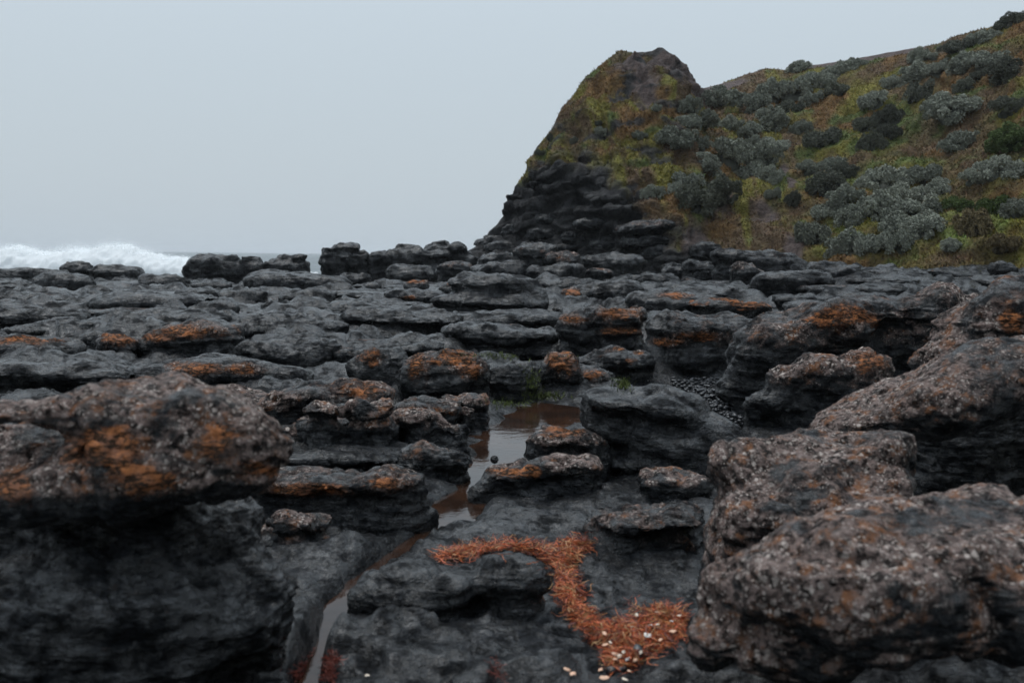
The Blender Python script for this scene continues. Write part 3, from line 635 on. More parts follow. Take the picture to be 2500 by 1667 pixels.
build_rock('sea_stack', 'skyline rock with a small round boulder on top', [(987, 604, 22, 8, 0, 0, 0.9), (1000, 630, 66, 24, 0, 0, 0.9), (1050, 622, 50, 14, 0, 0, 0.9)], D=50, k=0.04)
build_rock('sea_stack', 'stepped skyline rock nearest to the cliff', [(1076, 594, 20, 8, 0, 0, 0.9), (1090, 608, 52, 12, 0, 0, 0.9), (1100, 635, 70, 24, 0, 0.3, 0.8)], D=51, k=0.04)
slab('squat flat topped block in front of the white spray', 150, 224, 636, 672, yb=690)
slab('low ridge running right from the flat topped block', 222, 345, 650, 680, yb=692)
slab('broad dark block above the foam flecked pool at left', 88, 228, 664, 714, yb=716)
slab('small boulder at the white water gap at far left', 46, 92, 687, 707, yb=709)
slab('low ledge at the left edge beneath the breaking wave', -40, 150, 656, 690, yb=694, dr=0.5)
slab('distant pale ridge below the end of the wave', 302, 465, 643, 672, yb=676, dr=0.5)
slab('dark dome below the distant pale ridge', 338, 466, 666, 706, yb=708)
slab('flat dark rock below the broad skyline boulder', 468, 560, 686, 709, yb=711)
slab('broad dark bank below the flat capped skyline rock', 606, 842, 662, 712, yb=714, dr=0.6)
slab('flat slab in front of the mushroom stack', 830, 905, 665, 700, yb=706)
slab('dark dome left of the brown dome below the skyline', 948, 1064, 646, 694, yb=700)
slab('brown dome with rust top below the stepped skyline rock', 1057, 1147, 639, 682, yb=692, crust=0.6, org=0.2)
slab('low black rock above the bright far pool', 860, 930, 690, 712, yb=715)
slab('dark slab right of the brown dome', 1150, 1292, 638, 684, yb=694)
slab('layered rock at the toe of the headland', 1165, 1290, 615, 660, yb=690, strata=1.4)
slab('brown topped rock at the toe of the headland', 1250, 1358, 594, 645, yb=690, crust=0.45)
print('rocks', TRI[0], round(time.time() - T0, 1))
# --- the many alike slabs of the open platform: eight shapes, copied
protos = []
for i in range(8):
    r = np.random.default_rng(900 + i); w_ = r.uniform(95, 130); h_ = r.uniform(24, 36)
    o = build_rock('flat_rock', 'x', [(1250, 800, w_, h_, r.uniform(-4, 4), 0, 1.0, 2.8), (1250 + r.uniform(-40, 40), 790 - h_ * 0.4, w_ * r.uniform(0.45, 0.7), h_ * 0.6, r.uniform(-6, 6), r.uniform(-.2, .3), 1.0, 2.6),
                                     (1250 + r.uniform(-70, 70), 805, w_ * 0.4, h_ * 0.8, 0, r.uniform(-.3, .1), 0.9, 2.6)], D=14.0, foot=False, crust=(0, 0.5, 0, 0.2, 0, 0.6, 0, 0.3)[i], org=(0, 0, 0.6, 0, 0, 0.35, 0, 0)[i] * 0.8, k=0.06, strata=1.3, res=1.9, seed=900 + i)
    me_ = o.data; bpy.data.objects.remove(o); n_ = len(me_.vertices); co_ = np.empty(n_ * 3, np.float32); me_.vertices.foreach_get('co', co_); co_ = co_.reshape(-1, 3)
    co_ -= np.array([co_[:, 0].mean(), co_[:, 1].mean(), co_[:, 2].min()]); co_ /= np.abs(co_[:, 0]).max(); me_.vertices.foreach_set('co', co_.ravel()); me_.update(); protos.append((me_, float(co_[:, 2].max())))
import re as _re
shorts = {}
for o in C.objects:
    if o.get('category') == 'rock':
        sh = _re.split(r' (?:at|in|with|behind|on|left|right|against|below|above|beside|under|near|between|lying|standing|running|leaning|joined|whose|of|from|across|cut|that|to|jutting|heaped|perched|tilted|rising|nearest|filling|half|low) ', o['label'] + ' ')[0].strip()
        shorts.setdefault(sh, []).append(o)
uniq = [(k, *[float(q[0]) for q in proj(np.array(v[0].location)[None])], v[0].location.y) for k, v in shorts.items() if len(v) == 1 and len(k.split()) >= 2]
def neighbour_label(p, w_):
    x, y = (float(q[0]) for q in proj(np.array(p)[None])); best = sorted(uniq, key=lambda u: math.hypot(u[1] - x, 2.5 * (u[2] - y)))[0]
    dx, dy = x - best[1], y - best[2]
    rel = ('right of' if dx > 0 else 'left of') if abs(dx) > 1.6 * abs(dy) * 2 else ('behind' if p[1] > best[3] else 'in front of')
    return f"{'small' if w_ < 0.35 else 'broad' if w_ > 0.8 else 'middling'} dark layered slab {rel} the {best[0]}"
taken = [(o.location.x, o.location.y, 0.5 * o.dimensions.x) for o in C.objects if o.get('category') == 'rock']; r = np.random.default_rng(77); n_ = 0
for k in range(4000):
    Y_ = 11.5 * (47 / 11.5) ** r.random(); tx = r.uniform(-0.56, 0.50); X_ = tx * Y_; w_ = (0.22 + 0.85 * r.random() ** 1.8) * (0.8 + Y_ / 26)
    if float(channel(np.array([X_]), np.array([Y_]))[0]) < 2.5 or (tx > 0.30 and Y_ < 14) or any((X_ - a) ** 2 + ((Y_ - b) * 1.6) ** 2 < (0.54 * (w_ + c)) ** 2 for a, b, c in taken): continue
    me_, zt = protos[k % 8]; taken.append((X_, Y_, w_)); n_ += 1; side = 'left' if tx < -0.22 else ('central' if tx < 0.12 else 'right'); far_ = 'near' if Y_ < 14 else ('middle' if Y_ < 26 else 'far')
    hs = r.uniform(0.12, 0.27) * (0.7 + Y_ / 50) / zt
    o = link('flat_rock', me_, None, label=neighbour_label((X_, Y_, 0.1), w_), cat='rock', group='alike slabs of the open rock platform',
             loc=(X_, Y_, float(g_smooth(X_, Y_)) - 0.05)); o.scale = (w_, w_ * r.uniform(0.6, 1.0), hs); o.rotation_euler = (r.normal(0, .04), r.normal(0, .05), r.uniform(-0.5, 0.5) + (math.pi if r.random() < .5 else 0))
    if Y_ > 15: o.material_slots[0].link = 'OBJECT'; o.material_slots[0].material = M_ROCK_FAR
    if n_ >= 170: break
print('fill', n_, TRI[0], round(time.time() - T0, 1))

# ------------------------------------------------------------------ headland: sea cliff, knob, saddle and long slope; unseen part behind the camera added to darken front faces
RIDGE = [(1118, 628), (1150, 606), (1185, 585), (1200, 560), (1235, 520), (1260, 470), (1290, 410), (1310, 360), (1345, 320), (1370, 265), (1400, 235), (1430, 190),
         (1470, 158), (1510, 125), (1540, 131), (1575, 129), (1620, 122), (1650, 135), (1680, 170), (1700, 212), (1715, 216), (1760, 206), (1810, 186), (1870, 167),
         (1920, 172), (1960, 162), (2050, 151), (2120, 139), (2200, 123), (2290, 108), (2330, 90), (2400, 70), (2440, 66), (2500, 40), (2600, 10)]
rx_ = [p[0] for p in RIDGE]; ry_ = [p[1] for p in RIDGE]
RD = ([1118, 1200, 1300, 1400, 1510, 1650, 1700, 1722, 1800, 2000, 2290, 2330, 2500, 2600], [54, 56, 58, 60, 63, 64, 66, 72, 74, 72, 66, 62, 58, 54])
BD = ([1118, 1300, 1500, 1700, 2000, 2300, 2500, 2600], [52, 50, 47, 44, 40, 37, 35, 33])
colx = np.concatenate([np.linspace(1118, 2600, 520), 2600 + np.linspace(0.03, 1, 70) * 400])
front = colx <= 2600
cx = np.minimum(colx, 2600); ry = np.interp(cx, rx_, ry_); rd = np.interp(cx, *RD); bd = np.interp(cx, *BD)
RP = at(cx, ry, rd); BP = at(cx, np.full_like(cx, 650), bd); BP[:, 2] = np.array([float(g_smooth(a, b)) for a, b in BP[:, :2]]) - 0.6
wf = np.clip((colx - 2600) / 400, 0, 1); az0 = math.atan2(RP[~front][0][0] if (~front).any() else 1, RP[~front][0][1])
az = az0 + wf * R(190)
rb = np.interp(wf, [0, .15, .4, 1], [0, 20, 15, 16]); rr = np.interp(wf, [0, .15, .4, 1], [0, 42, 36, 38]); rz = np.interp(wf, [0, .15, .4, 1], [RP[front][-1][2], 13.5, 14, 12])
ab = math.atan2(BP[front][-1][0], BP[front][-1][1]); lb = np.hypot(*BP[front][-1][:2]); lr = np.hypot(*RP[front][-1][:2])
rb = np.interp(wf, [0, .15, .4, 1], [lb, 22, 14, 15]); rr = np.interp(wf, [0, .15, .4, 1], [lr, 42, 34, 36])
w_ = ~front
BP[w_] = np.stack([rb * np.sin(az), rb * np.cos(az), np.full_like(az, -0.3)], 1)[w_]; RP[w_] = np.stack([rr * np.sin(az), rr * np.cos(az), rz], 1)[w_]  # unseen wrap behind the camera, added to block sky light
vv = np.concatenate([np.linspace(0, 1, 205), 1 + np.linspace(0.02, 1, 20) ** 1.5]); S2, V2 = np.meshgrid(colx, vv)
pe = np.interp(S2, [1118, 1600, 1800], [1.45, 1.35, 1.05]); vf = np.minimum(V2, 1); rf = vf ** pe
# steeper rock foot under the turf on the left
zf = vf + 0.10 * np.sin(vf * math.pi) * np.interp(S2, [1118, 1700, 1900], [1, 0.6, -0.3])
HP = BP[None] * (1 - rf[..., None]) + RP[None] * rf[..., None]
HP[..., 2] = BP[None, :, 2] * (1 - zf) + RP[None, :, 2] * zf
bk = np.clip(V2 - 1, 0, None); out = RP - BP; out[:, 2] = 0; out /= np.linalg.norm(out, axis=1, keepdims=True)
HP += out[None] * (bk * 26)[..., None]; HP[..., 2] -= bk * np.interp(S2, [1118, 1700, 1720, 2600], [14, 14, 5, 3]) * bk ** 0.6
V = HP.reshape(-1, 3); Sf, Vf = S2.ravel(), V2.ravel(); nr, nc = S2.shape
idx = np.arange(nr * nc).reshape(nr, nc); HQ = np.stack([idx[:-1, :-1], idx[:-1, 1:], idx[1:, 1:], idx[1:, :-1]], -1).reshape(-1, 4)
N = normals(V, HQ)
pn = V / 3.0
vr = np.interp(Sf, [1118, 1200, 1245, 1300, 1400, 1480, 1560, 1640, 1720, 1800], [1.2, 1.15, 1.0, 0.72, 0.43, 0.36, 0.22, 0.13, 0.08, -0.1])
rockm = sstep(0.07, -0.05, Vf - vr - 0.09 * fbm(V * np.array([0.5, 0.5, 0.35]), 3))
gully = perlin(np.stack([Sf / 60.0 + 0.9 * Vf, Vf * 1.2, Sf * 0], 1))
fade = sstep(1.0, 0.80, Vf) * 0.94 + 0.06
d = (0.55 * fbm(pn * 0.9 + 3, 3) + 0.28 * fbm(pn * 3 + 9, 3) + 0.55 * np.abs(gully) * sstep(1900, 1500, Sf)) * fade * (Vf <= 1.3)
d *= np.where(Sf > 1800, 1.15, 1.3)
d += 0.5 * fbm(V * 0.55 + 70, 4, 0.6) * sstep(1470, 1530, Sf) * sstep(1740, 1690, Sf) * sstep(0.6, 0.8, Vf) * sstep(1.02, 0.95, Vf)
V = V + N * d[:, None]
# bedding of the bare rock foot
zz = V[:, 2] - 0.10 * V[:, 0] + 0.9 * fbm(V * 0.22, 2) + 0.2 * perlin(V * 1.1)
l1 = perlin(np.stack([V[:, 0] * 0.12, V[:, 1] * 0.12, zz / 0.42], 1)); l2 = perlin(np.stack([V[:, 0] * 0.5, V[:, 1] * 0.5, zz / 0.17], 1) + 7)
led = (0.45 * np.clip(l1 * 2.5, -1, 1) + 0.34 * l2 + 0.38 * fbm(V * 0.9, 4, 0.6)) * rockm * 0.62 * (0.2 + 0.8 * sstep(1.0, 0.72, Vf))
N = normals(V, HQ); V = V + N * led[:, None]
# colours of turf, dry growth, bare earth and stone
def ell(sx, sy, rx, rv, vy): return np.exp(-(((Sf - sx) / rx) ** 2 + ((Vf - vy) / rv) ** 2))
yv = lambda y, s: 0
streak = fbm(np.stack([(Sf + 130 * Vf) / 34.0, Vf * 2.6, Sf * 0], 1), 3)
n1, n2, n3, n4 = 0.55 * fbm(V * 0.22 + 1, 3) + 0.75 * streak * sstep(2150, 1700, Sf), fbm(V * 0.35 + 40, 3), fbm(V * 0.9 + 80, 3), fbm(V * 2.5 + 11, 2)
def mixc(c, m, col): return c * (1 - m[:, None]) + np.array(col) * m[:, None]
right = sstep(1750, 2150, Sf)
col = np.tile(np.array([0.112, 0.078, 0.036]), (len(V), 1))
col = mixc(col, sstep(-0.28, 0.15, n1 - 0.15 * right + 0.2 * n3), (0.150, 0.132, 0.030))
col = mixc(col, sstep(0.10, 0.40, n2 + 0.25 * n3), (0.080, 0.098, 0.030))
col = mixc(col, sstep(0.05, 0.35, -n1 * 0.8 + 0.35 * n3 + 0.1) * 0.8, (0.098, 0.062, 0.038))
col = mixc(col, sstep(0.15, 0.45, fbm(V * 0.3 + 160, 3)), (0.140, 0.080, 0.032))
wet = sstep(0.62, 0.10, Vf) * sstep(1900, 2120, Sf); col = mixc(col, wet * sstep(-0.15, 0.3, n2 + 0.3 * n3) * 0.85, (0.110, 0.135, 0.034))
earth = np.zeros(len(V))
for (s_, v_, rs, rv, a) in [(1560, 0.86, 70, 0.10, 1.2), (1640, 0.9, 60, 0.14, 1.4), (1690, 0.92, 70, 0.10, 1.3), (1570, 0.72, 45, 0.14, 0.9), (1740, 0.95, 90, 0.06, 1.2),
                            (1915, 0.45, 16, 0.05, 1.0), (1935, 0.38, 14, 0.05, 1.0), (1870, 0.25, 70, 0.10, 0.6), (1760, 0.30, 60, 0.08, 0.7), (2120, 0.99, 180, 0.022, 1.2),
                            (1940, 0.10, 40, 0.08, 0.9), (1700, 0.10, 40, 0.15, 1.0)]:
    earth = np.maximum(earth, a * ell(s_, 0, rs, rv, v_))
earth = sstep(0.35, 0.7, earth + 0.25 * n3)
col = mixc(col, earth, (0.090, 0.066, 0.060)); col = mixc(col, earth * sstep(0.1, 0.5, n4), (0.06, 0.047, 0.045))
darkr = sstep(0.16, 0.42, fbm(V * np.array([0.5, 0.5, 0.9]) + 222, 3)) * sstep(1800, 1560, Sf) * 0.9
bare = np.maximum(rockm, darkr)
col = mixc(col, bare, (0.048, 0.047, 0.048)); col = mixc(col, bare * sstep(0.1, 0.4, l2), (0.024, 0.024, 0.026)); col = mixc(col, bare * sstep(0.2, 0.5, n4 * 0.6 + l1 * 0.5), (0.070, 0.068, 0.068))
col *= (1 + 0.35 * np.clip(n4, -1, 1) + 0.2 * n3)[:, None]; col *= (1.25 - 0.45 * bare)[:, None]; col = np.clip(col, 0.008, 0.4)
veg = (1 - bare) * (1 - earth)
tint = np.concatenate([col, np.ones((len(V), 1))], 1)
t = NT('headland_surface'); co = t.n('NewGeometry').outputs['Position']
g1 = t.noise(co, 6.0, 6, 0.75); g2 = t.noise(t.scale(co, (0.6, 0.6, 2.4)), 2.2, 5, 0.7)
hc = t.n('Mix', data_type='RGBA', blend_type='MULTIPLY'); hc.inputs[0].default_value = 1.0
t.put(hc.inputs[6], t.attr('tint', 'Color')); t.put(hc.inputs[7], t.mix(t.map(g1, 0.3, 0.7), (0.55, 0.55, 0.55), (1.4, 1.4, 1.4)))
M_HEAD = t.out(hc.outputs[2], 0.85, t.bump(g1, 0.22, 1.0, t.bump(g2, 0.25, 1.0)), 0.2)
headland = link('headland', mesh_np('headland', V, HQ, {'tint': tint}), M_HEAD, kind='structure')
HV, HVEG, HCOL, HN = V, veg, col, normals(V, HQ)
print('headland', round(time.time() - T0, 1))

bpy.context.view_layer.update()
for (x0, x1, y0, y1, ro, cr_, lb) in [(1368, 1442, 566, 598, -3, 0, 'dark flat slab jutting from the cliff foot under the knob'), (1505, 1652, 541, 575, 6, 0.5, 'pale topped ledge at the cliff foot below the mossy brow'), (1515, 1640, 572, 606, 3, 0.2, 'thick layered ledge under the pale topped ledge'),
        (1222, 1275, 550, 584, 10, 0, 'dark block at the seaward corner of the cliff'), (1158, 1240, 575, 606, 12, 0, 'dark slab at the tip of the headland'), (1285, 1372, 556, 590, -5, 0, 'dark slab on the lower cliff left of the knob axis'), (1440, 1530, 578, 616, 4, 0.1, 'grey slab on the cliff foot left of the thick layered ledge'),
        (1270, 1350, 586, 612, 4, 0.1, 'thin slab low on the cliff foot'), (1330, 1430, 594, 622, 6, 0.35, 'brownish slab low on the cliff foot above the rock pile'), (1300, 1380, 522, 556, -6, 0, 'black ledge high on the seaward cliff'), (1400, 1500, 530, 566, 4, 0, 'black ledge in the middle of the cliff rock'),
        (1185, 1262, 590, 622, 5, 0, 'layered block left of the thin slab on the cliff foot'), (1560, 1660, 596, 640, 4, 0.3, 'smooth rock wall at the cliff foot left of the red gully'), (1680, 1765, 590, 640, 0, 0.15, 'dark overhung rock right of the red gully')]:
    cx_, cy_ = (x0 + x1) / 2, (y0 + y1) / 2; dv = ray(cx_, cy_); hit, loc, nrm, _ = headland.ray_cast(Vector(CAM), Vector(dv / np.linalg.norm(dv)))
    if hit: build_rock('flat_rock', lb, [(cx_, cy_, (x1 - x0) / 2, (y1 - y0) * 0.5, ro, 0, 0.9, 3.0), (cx_ + 8, y0 + 9, (x1 - x0) * 0.36, 9, ro, -0.1, 0.9)], D=loc.y + 0.3, foot=False, crust=cr_, k=0.05, strata=1.5)

# ground cover: tiny leaf blades standing on the turf
t = NT('turf_leaves'); M_TURF = t.out(t.attr('tint', 'Color'), 0.75, None, 0.2)
gi = HVEG.reshape(nr, nc); ok = np.argwhere((gi[:-1, :-1] > 0.5) & (S2[:-1, :-1] < 2600) & (V2[:-1, :-1] < 1.02))
sel = ok[rng.integers(0, len(ok), 90000)]; fr = rng.random((len(sel), 2)); G3 = HV.reshape(nr, nc, 3); C3 = HCOL.reshape(nr, nc, 3); N3 = HN.reshape(nr, nc, 3)
a_, b_, c_ = G3[sel[:, 0], sel[:, 1]], G3[sel[:, 0] + 1, sel[:, 1]], G3[sel[:, 0], sel[:, 1] + 1]
p0 = a_ + (b_ - a_) * fr[:, :1] + (c_ - a_) * fr[:, 1:]; cc = C3[sel[:, 0], sel[:, 1]] * rng.uniform(0.7, 1.5, (len(sel), 1)) * rng.uniform(0.85, 1.15, (len(sel), 3))
nn = N3[sel[:, 0], sel[:, 1]]; ang = rng.uniform(0, 6.28, len(sel)); sz = rng.uniform(0.03, 0.07, len(sel))
sd_ = np.stack([np.cos(ang), np.sin(ang), np.zeros_like(ang)], 1) * sz[:, None]; tip = p0 + (nn * 0.7 + np.array([0, 0, 0.4]) + rng.normal(0, 0.6, (len(sel), 3))) * (sz * 1.2)[:, None]
TV = np.stack([p0 - sd_ - nn * 0.03, p0 + sd_ - nn * 0.03, tip], 1).reshape(-1, 3); tc = np.repeat(np.concatenate([cc, np.ones((len(cc), 1))], 1), 3, 0)
link('ground_cover', mesh_np('ground_cover', TV, np.arange(len(TV)).reshape(-1, 3), {'tint': tc}, smooth=False), M_TURF, kind='stuff',
     label='low mat of grass and succulent ground cover on the slope', cat='ground cover')

# shrubs
def shrub_mesh(name, seed, puffs=42, leaves=210, tall=0.8):
    r = np.random.default_rng(seed); vs = []; k = 0
    cen = []; mounds = [(0, 0, 0.8, 1.0), (r.uniform(0.35, 0.6), r.uniform(-.3, .3), 0.55, r.uniform(0.5, 0.85)), (r.uniform(-0.65, -0.35), r.uniform(-.3, .3), 0.55, r.uniform(0.45, 0.9))]
    for i in range(puffs):
        a = r.uniform(0, 6.283); u = math.sqrt(r.random()); e = r.uniform(0.6, 1.2)
        zz_ = tall * math.sqrt(max(0.02, 1 - u * u)) * e * 0.75
        mo = mounds[i % 3]; cen.append((mo[0] + mo[2] * u * math.cos(a), mo[1] + mo[2] * u * math.sin(a), zz_ * mo[3], r.uniform(0.13, 0.30)))
    for (x, y, z, rad) in cen:
        q = r.normal(size=(leaves, 3)); q /= np.linalg.norm(q, axis=1, keepdims=True); q[:, 2] = np.where(q[:, 2] < -0.3, -q[:, 2], q[:, 2])
        p = np.array([x, y, z]) + q * rad * r.uniform(0.72, 1.05, (leaves, 1)); ls = r.uniform(0.028, 0.055, (leaves, 1))
        t1 = np.cross(q, r.normal(size=(leaves, 3))); t1 /= np.linalg.norm(t1, axis=1, keepdims=True); t2 = np.cross(q, t1)
        t2 = t2 * 0.8 + q * 0.75
        vs.append(np.stack([p - t1 * ls, p + t1 * ls, p + t2 * ls * 1.6], 1))
    tri = np.concatenate(vs).reshape(-1, 3)
    # woody core, its colour darkened to paint the stems and shade seen in gaps
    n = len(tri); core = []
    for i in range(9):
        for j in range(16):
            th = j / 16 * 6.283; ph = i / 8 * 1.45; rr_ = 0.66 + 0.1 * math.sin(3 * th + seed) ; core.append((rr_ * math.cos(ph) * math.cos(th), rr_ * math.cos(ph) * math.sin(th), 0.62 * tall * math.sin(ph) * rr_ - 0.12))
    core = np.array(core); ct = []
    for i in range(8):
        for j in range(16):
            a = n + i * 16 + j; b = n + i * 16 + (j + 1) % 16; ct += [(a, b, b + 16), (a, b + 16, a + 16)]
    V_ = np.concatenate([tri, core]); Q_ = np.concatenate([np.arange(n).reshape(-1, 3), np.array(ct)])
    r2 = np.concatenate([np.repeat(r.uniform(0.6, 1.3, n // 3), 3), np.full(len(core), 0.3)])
    return mesh_np(name, V_, Q_, {'shade': r2}, smooth=False)
def leaf_mat(name, a, b):
    t = NT(name); n = t.n('ObjectInfo').outputs['Random']; base = t.mix(n, a, b)
    x = t.n('Mix', data_type='RGBA', blend_type='MULTIPLY'); x.inputs[0].default_value = 1.0; t.put(x.inputs[6], base)
    s_ = t.n('CombineColor'); 
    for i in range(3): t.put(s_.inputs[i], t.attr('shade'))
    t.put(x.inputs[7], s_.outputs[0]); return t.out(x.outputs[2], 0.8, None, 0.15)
ML = {'s': leaf_mat('silver_leaves', (0.175, 0.185, 0.15), (0.26, 0.27, 0.22)), 'd': leaf_mat('dark_leaves', (0.085, 0.088, 0.070), (0.125, 0.13, 0.10)),
      'g': leaf_mat('green_leaves', (0.075, 0.105, 0.035), (0.10, 0.135, 0.05)), 'b': leaf_mat('brown_leaves', (0.125, 0.092, 0.055), (0.15, 0.12, 0.06))}
PRO = [shrub_mesh('shrub', 100 + i, tall=(0.7, 0.85, 0.6, 0.95, 0.75, 0.8)[i]) for i in range(6)]
TONE = {'s': 'silvery grey', 'd': 'dark grey', 'g': 'dark green', 'b': 'brown and olive'}
SH = [  # x, y, rx, ry, tone, where
 (1768, 239, 44, 27, 's', 'just right of the bare saddle'), (1682, 257, 26, 20, 's', 'right under the bare saddle'), (1679, 298, 38, 26, 's', 'in the chain below the saddle'), (1725, 286, 26, 20, 's', 'right of the chain below the saddle'),
 (1653, 332, 42, 28, 's', 'at the lower end of the chain below the saddle'), (1707, 348, 24, 18, 's', 'right of the lower end of the chain below the saddle'), (1845, 256, 36, 30, 's', 'on the upper middle slope'), (1885, 222, 36, 26, 's', 'high on the upper middle slope'),
 (1936, 214, 42, 30, 's', 'under the skyline of the upper middle slope'), (1950, 164, 32, 14, 's', 'breaking the skyline of the middle slope'), (2000, 200, 40, 26, 's', 'right below the skyline shrub of the middle slope'), (2046, 176, 40, 22, 's', 'on the skyline left of the long even ridge'), (2082, 157, 28, 14, 's', 'at the left end of the long even ridge'),
 (1779, 307, 32, 20, 's', 'small and alone on yellow turf left of the middle slope'), (1832, 318, 34, 26, 's', 'at the lower left end of the diagonal row'), (1879, 289, 38, 30, 's', 'in the middle of the diagonal row'), (1939, 264, 32, 24, 'd', 'near the top of the diagonal row'), (1986, 239, 28, 17, 's', 'at the top end of the diagonal row'),
 (2043, 221, 30, 20, 'd', 'alone right of the diagonal row'), (1957, 314, 26, 16, 's', 'small, under the dark shrub of the diagonal row'), (2011, 336, 46, 30, 'd', 'broad, in the centre of the slope'), (1843, 350, 24, 20, 's', 'at the left of the low central thicket'), (1893, 353, 36, 16, 's', 'flat, on top of the central thicket'),
 (1771, 371, 52, 40, 's', 'large, at the left of the central thicket'), (1721, 395, 34, 26, 's', 'left of the large one in the central thicket'), (1864, 378, 38, 30, 's', 'at the upper right of the central thicket'), (1820, 420, 50, 32, 's', 'at the bottom of the central thicket'), (1878, 432, 36, 26, 's', 'at the lower right of the central thicket'),
 (1671, 439, 38, 24, 's', 'above the lower left dark shrubs'), (1643, 462, 22, 20, 's', 'small, at the lower left edge of the slope'), (1693, 486, 50, 42, 'd', 'large, above the red gully'), (1755, 462, 42, 32, 'd', 'right of the large one above the red gully'), (1886, 471, 20, 20, 's', 'ball shaped, alone on brown turf'),
 (1932, 486, 17, 24, 'd', 'ragged, beside the ball shaped shrub'), (1986, 407, 30, 20, 's', 'in the small pair right of the earth slide'), (2036, 402, 32, 20, 's', 'right one of the small pair by the earth slide'), (2068, 414, 26, 16, 'd', 'at the right end by the earth slide'), (2021, 445, 42, 26, 'd', 'below the small pair by the earth slide'),
 (2121, 300, 36, 26, 'd', 'left one of the upper right pair'), (2171, 290, 38, 34, 'd', 'right one of the upper right pair'), (2136, 243, 42, 24, 's', 'above the upper right pair'), (2128, 348, 28, 30, 'd', 'beside a bright green strip'), (2186, 203, 30, 18, 's', 'under the dense upper right thicket'),
 (2061, 482, 40, 27, 's', 'at the top of the lower pale thicket'), (2026, 513, 42, 26, 's', 'on the left side of the lower pale thicket'), (2080, 528, 42, 27, 's', 'in the middle of the lower pale thicket'), (1986, 572, 52, 38, 'd', 'large, low beside the sandy slide'), (2157, 436, 54, 32, 's', 'at the top of the big lower right thicket'),
 (2157, 504, 56, 40, 's', 'in the middle of the big lower right thicket'), (2074, 600, 50, 36, 's', 'low above the squared pillow rock'), (2136, 596, 46, 38, 's', 'low, right of the one above the squared pillow rock'),
 (2243, 136, 27, 19, 's', 'round, standing under the long even ridge'), (2286, 136, 22, 10, 's', 'flat, right of the round one under the ridge'), (2344, 112, 40, 16, 'd', 'long, under the upper right brow'), (2402, 90, 34, 16, 's', 'on the upper right brow'), (2240, 178, 38, 22, 's', 'at the left of the dense upper right thicket'), (2295, 164, 40, 22, 's', 'in the middle of the dense upper right thicket'),
 (2352, 152, 40, 22, 's', 'right of the middle of the dense upper right thicket'), (2412, 144, 40, 22, 's', 'at the right end of the dense upper right thicket'), (2241, 228, 36, 32, 'd', 'tall, below the dense upper right thicket'), (2317, 259, 54, 26, 's', 'long, in the middle of the right slope'), (2357, 210, 28, 16, 'd', 'small, below the middle of the dense thicket'),
 (2397, 181, 28, 16, 'd', 'small, below the right end of the dense thicket'), (2464, 172, 44, 32, 'd', 'by the right edge high on the slope'), (2468, 259, 38, 28, 'd', 'by the right edge in the middle of the slope'), (2348, 344, 42, 26, 's', 'alone in the brown right slope'), (2170, 320, 24, 18, 'd', 'below the upper right pair'),
 (2464, 332, 44, 26, 'g', 'by the right edge above the lower thickets'), (2259, 420, 40, 24, 's', 'top of the thicket left of the tall brown shrub'), (2300, 458, 36, 26, 's', 'right side of the thicket left of the tall brown shrub'), (2220, 470, 44, 26, 's', 'in the thicket left of the tall brown shrub'), (2248, 505, 56, 26, 's', 'broad, in the thicket left of the tall brown shrub'),
 (2190, 545, 48, 26, 's', 'lower left of the broad one in the thicket'), (2262, 552, 52, 28, 's', 'at the bottom of the thicket left of the tall brown shrub'), (2180, 590, 46, 34, 's', 'lowest of the big lower right thicket'), (2442, 411, 54, 28, 's', 'above the tall brown shrub by the right edge'), (2384, 430, 32, 22, 's', 'left above the tall brown shrub'),
 (2478, 506, 34, 24, 's', 'right of the tall brown shrub at the edge'), (2336, 497, 28, 16, 'g', 'left of the tall brown shrub'), (2385, 560, 50, 44, 'b', 'tall, low at the right by the beach'), (2425, 500, 40, 36, 'g', 'crowning the tall brown shrub'), (2321, 596, 24, 13, 's', 'small, at the foot of the slope left of the tall brown shrub'), (2450, 590, 34, 26, 'b', 'right of the tall brown shrub low by the beach'),
 (2469, 50, 38, 18, 'd', 'breaking the skyline at the upper right corner'), (1468, 321, 17, 11, 's', 'small, on the face of the knob'), (1403, 343, 11, 9, 's', 'tiny, on the left face of the knob'), (1459, 300, 10, 9, 'd', 'tiny, above the one on the face of the knob'), (1345, 334, 11, 8, 'd', 'on the seaward edge of the cliff, upper'), (1318, 373, 12, 10, 'd', 'on the seaward edge of the cliff, lower'),
 (1603, 263, 13, 9, 's', 'tiny, below the top of the knob'), (1560, 330, 16, 11, 's', 'small, between the knob and the chain below the saddle'), (1592, 470, 26, 16, 's', 'on the cliff brow above the layered ledges')]
dep = bpy.context.evaluated_depsgraph_get(); bpy.context.view_layer.update()
for i, (x, y, rx, ry, tn, where) in enumerate(SH):
    dv = ray(x, y + 0.45 * ry); dv = Vector(dv / np.linalg.norm(dv)); hit, loc, nrm, _ = headland.ray_cast(Vector(CAM), dv)
    if not hit: 
        print('miss', x, y); continue
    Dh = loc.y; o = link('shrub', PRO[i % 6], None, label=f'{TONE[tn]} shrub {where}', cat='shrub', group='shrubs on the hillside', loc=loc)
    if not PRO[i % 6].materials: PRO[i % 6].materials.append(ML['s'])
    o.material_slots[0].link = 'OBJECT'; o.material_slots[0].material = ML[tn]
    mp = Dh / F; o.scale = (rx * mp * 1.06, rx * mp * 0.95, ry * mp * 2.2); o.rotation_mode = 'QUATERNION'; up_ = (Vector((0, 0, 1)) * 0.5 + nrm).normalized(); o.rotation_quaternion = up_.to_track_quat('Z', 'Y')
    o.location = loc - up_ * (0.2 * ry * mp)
print('shrubs', round(time.time() - T0, 1))

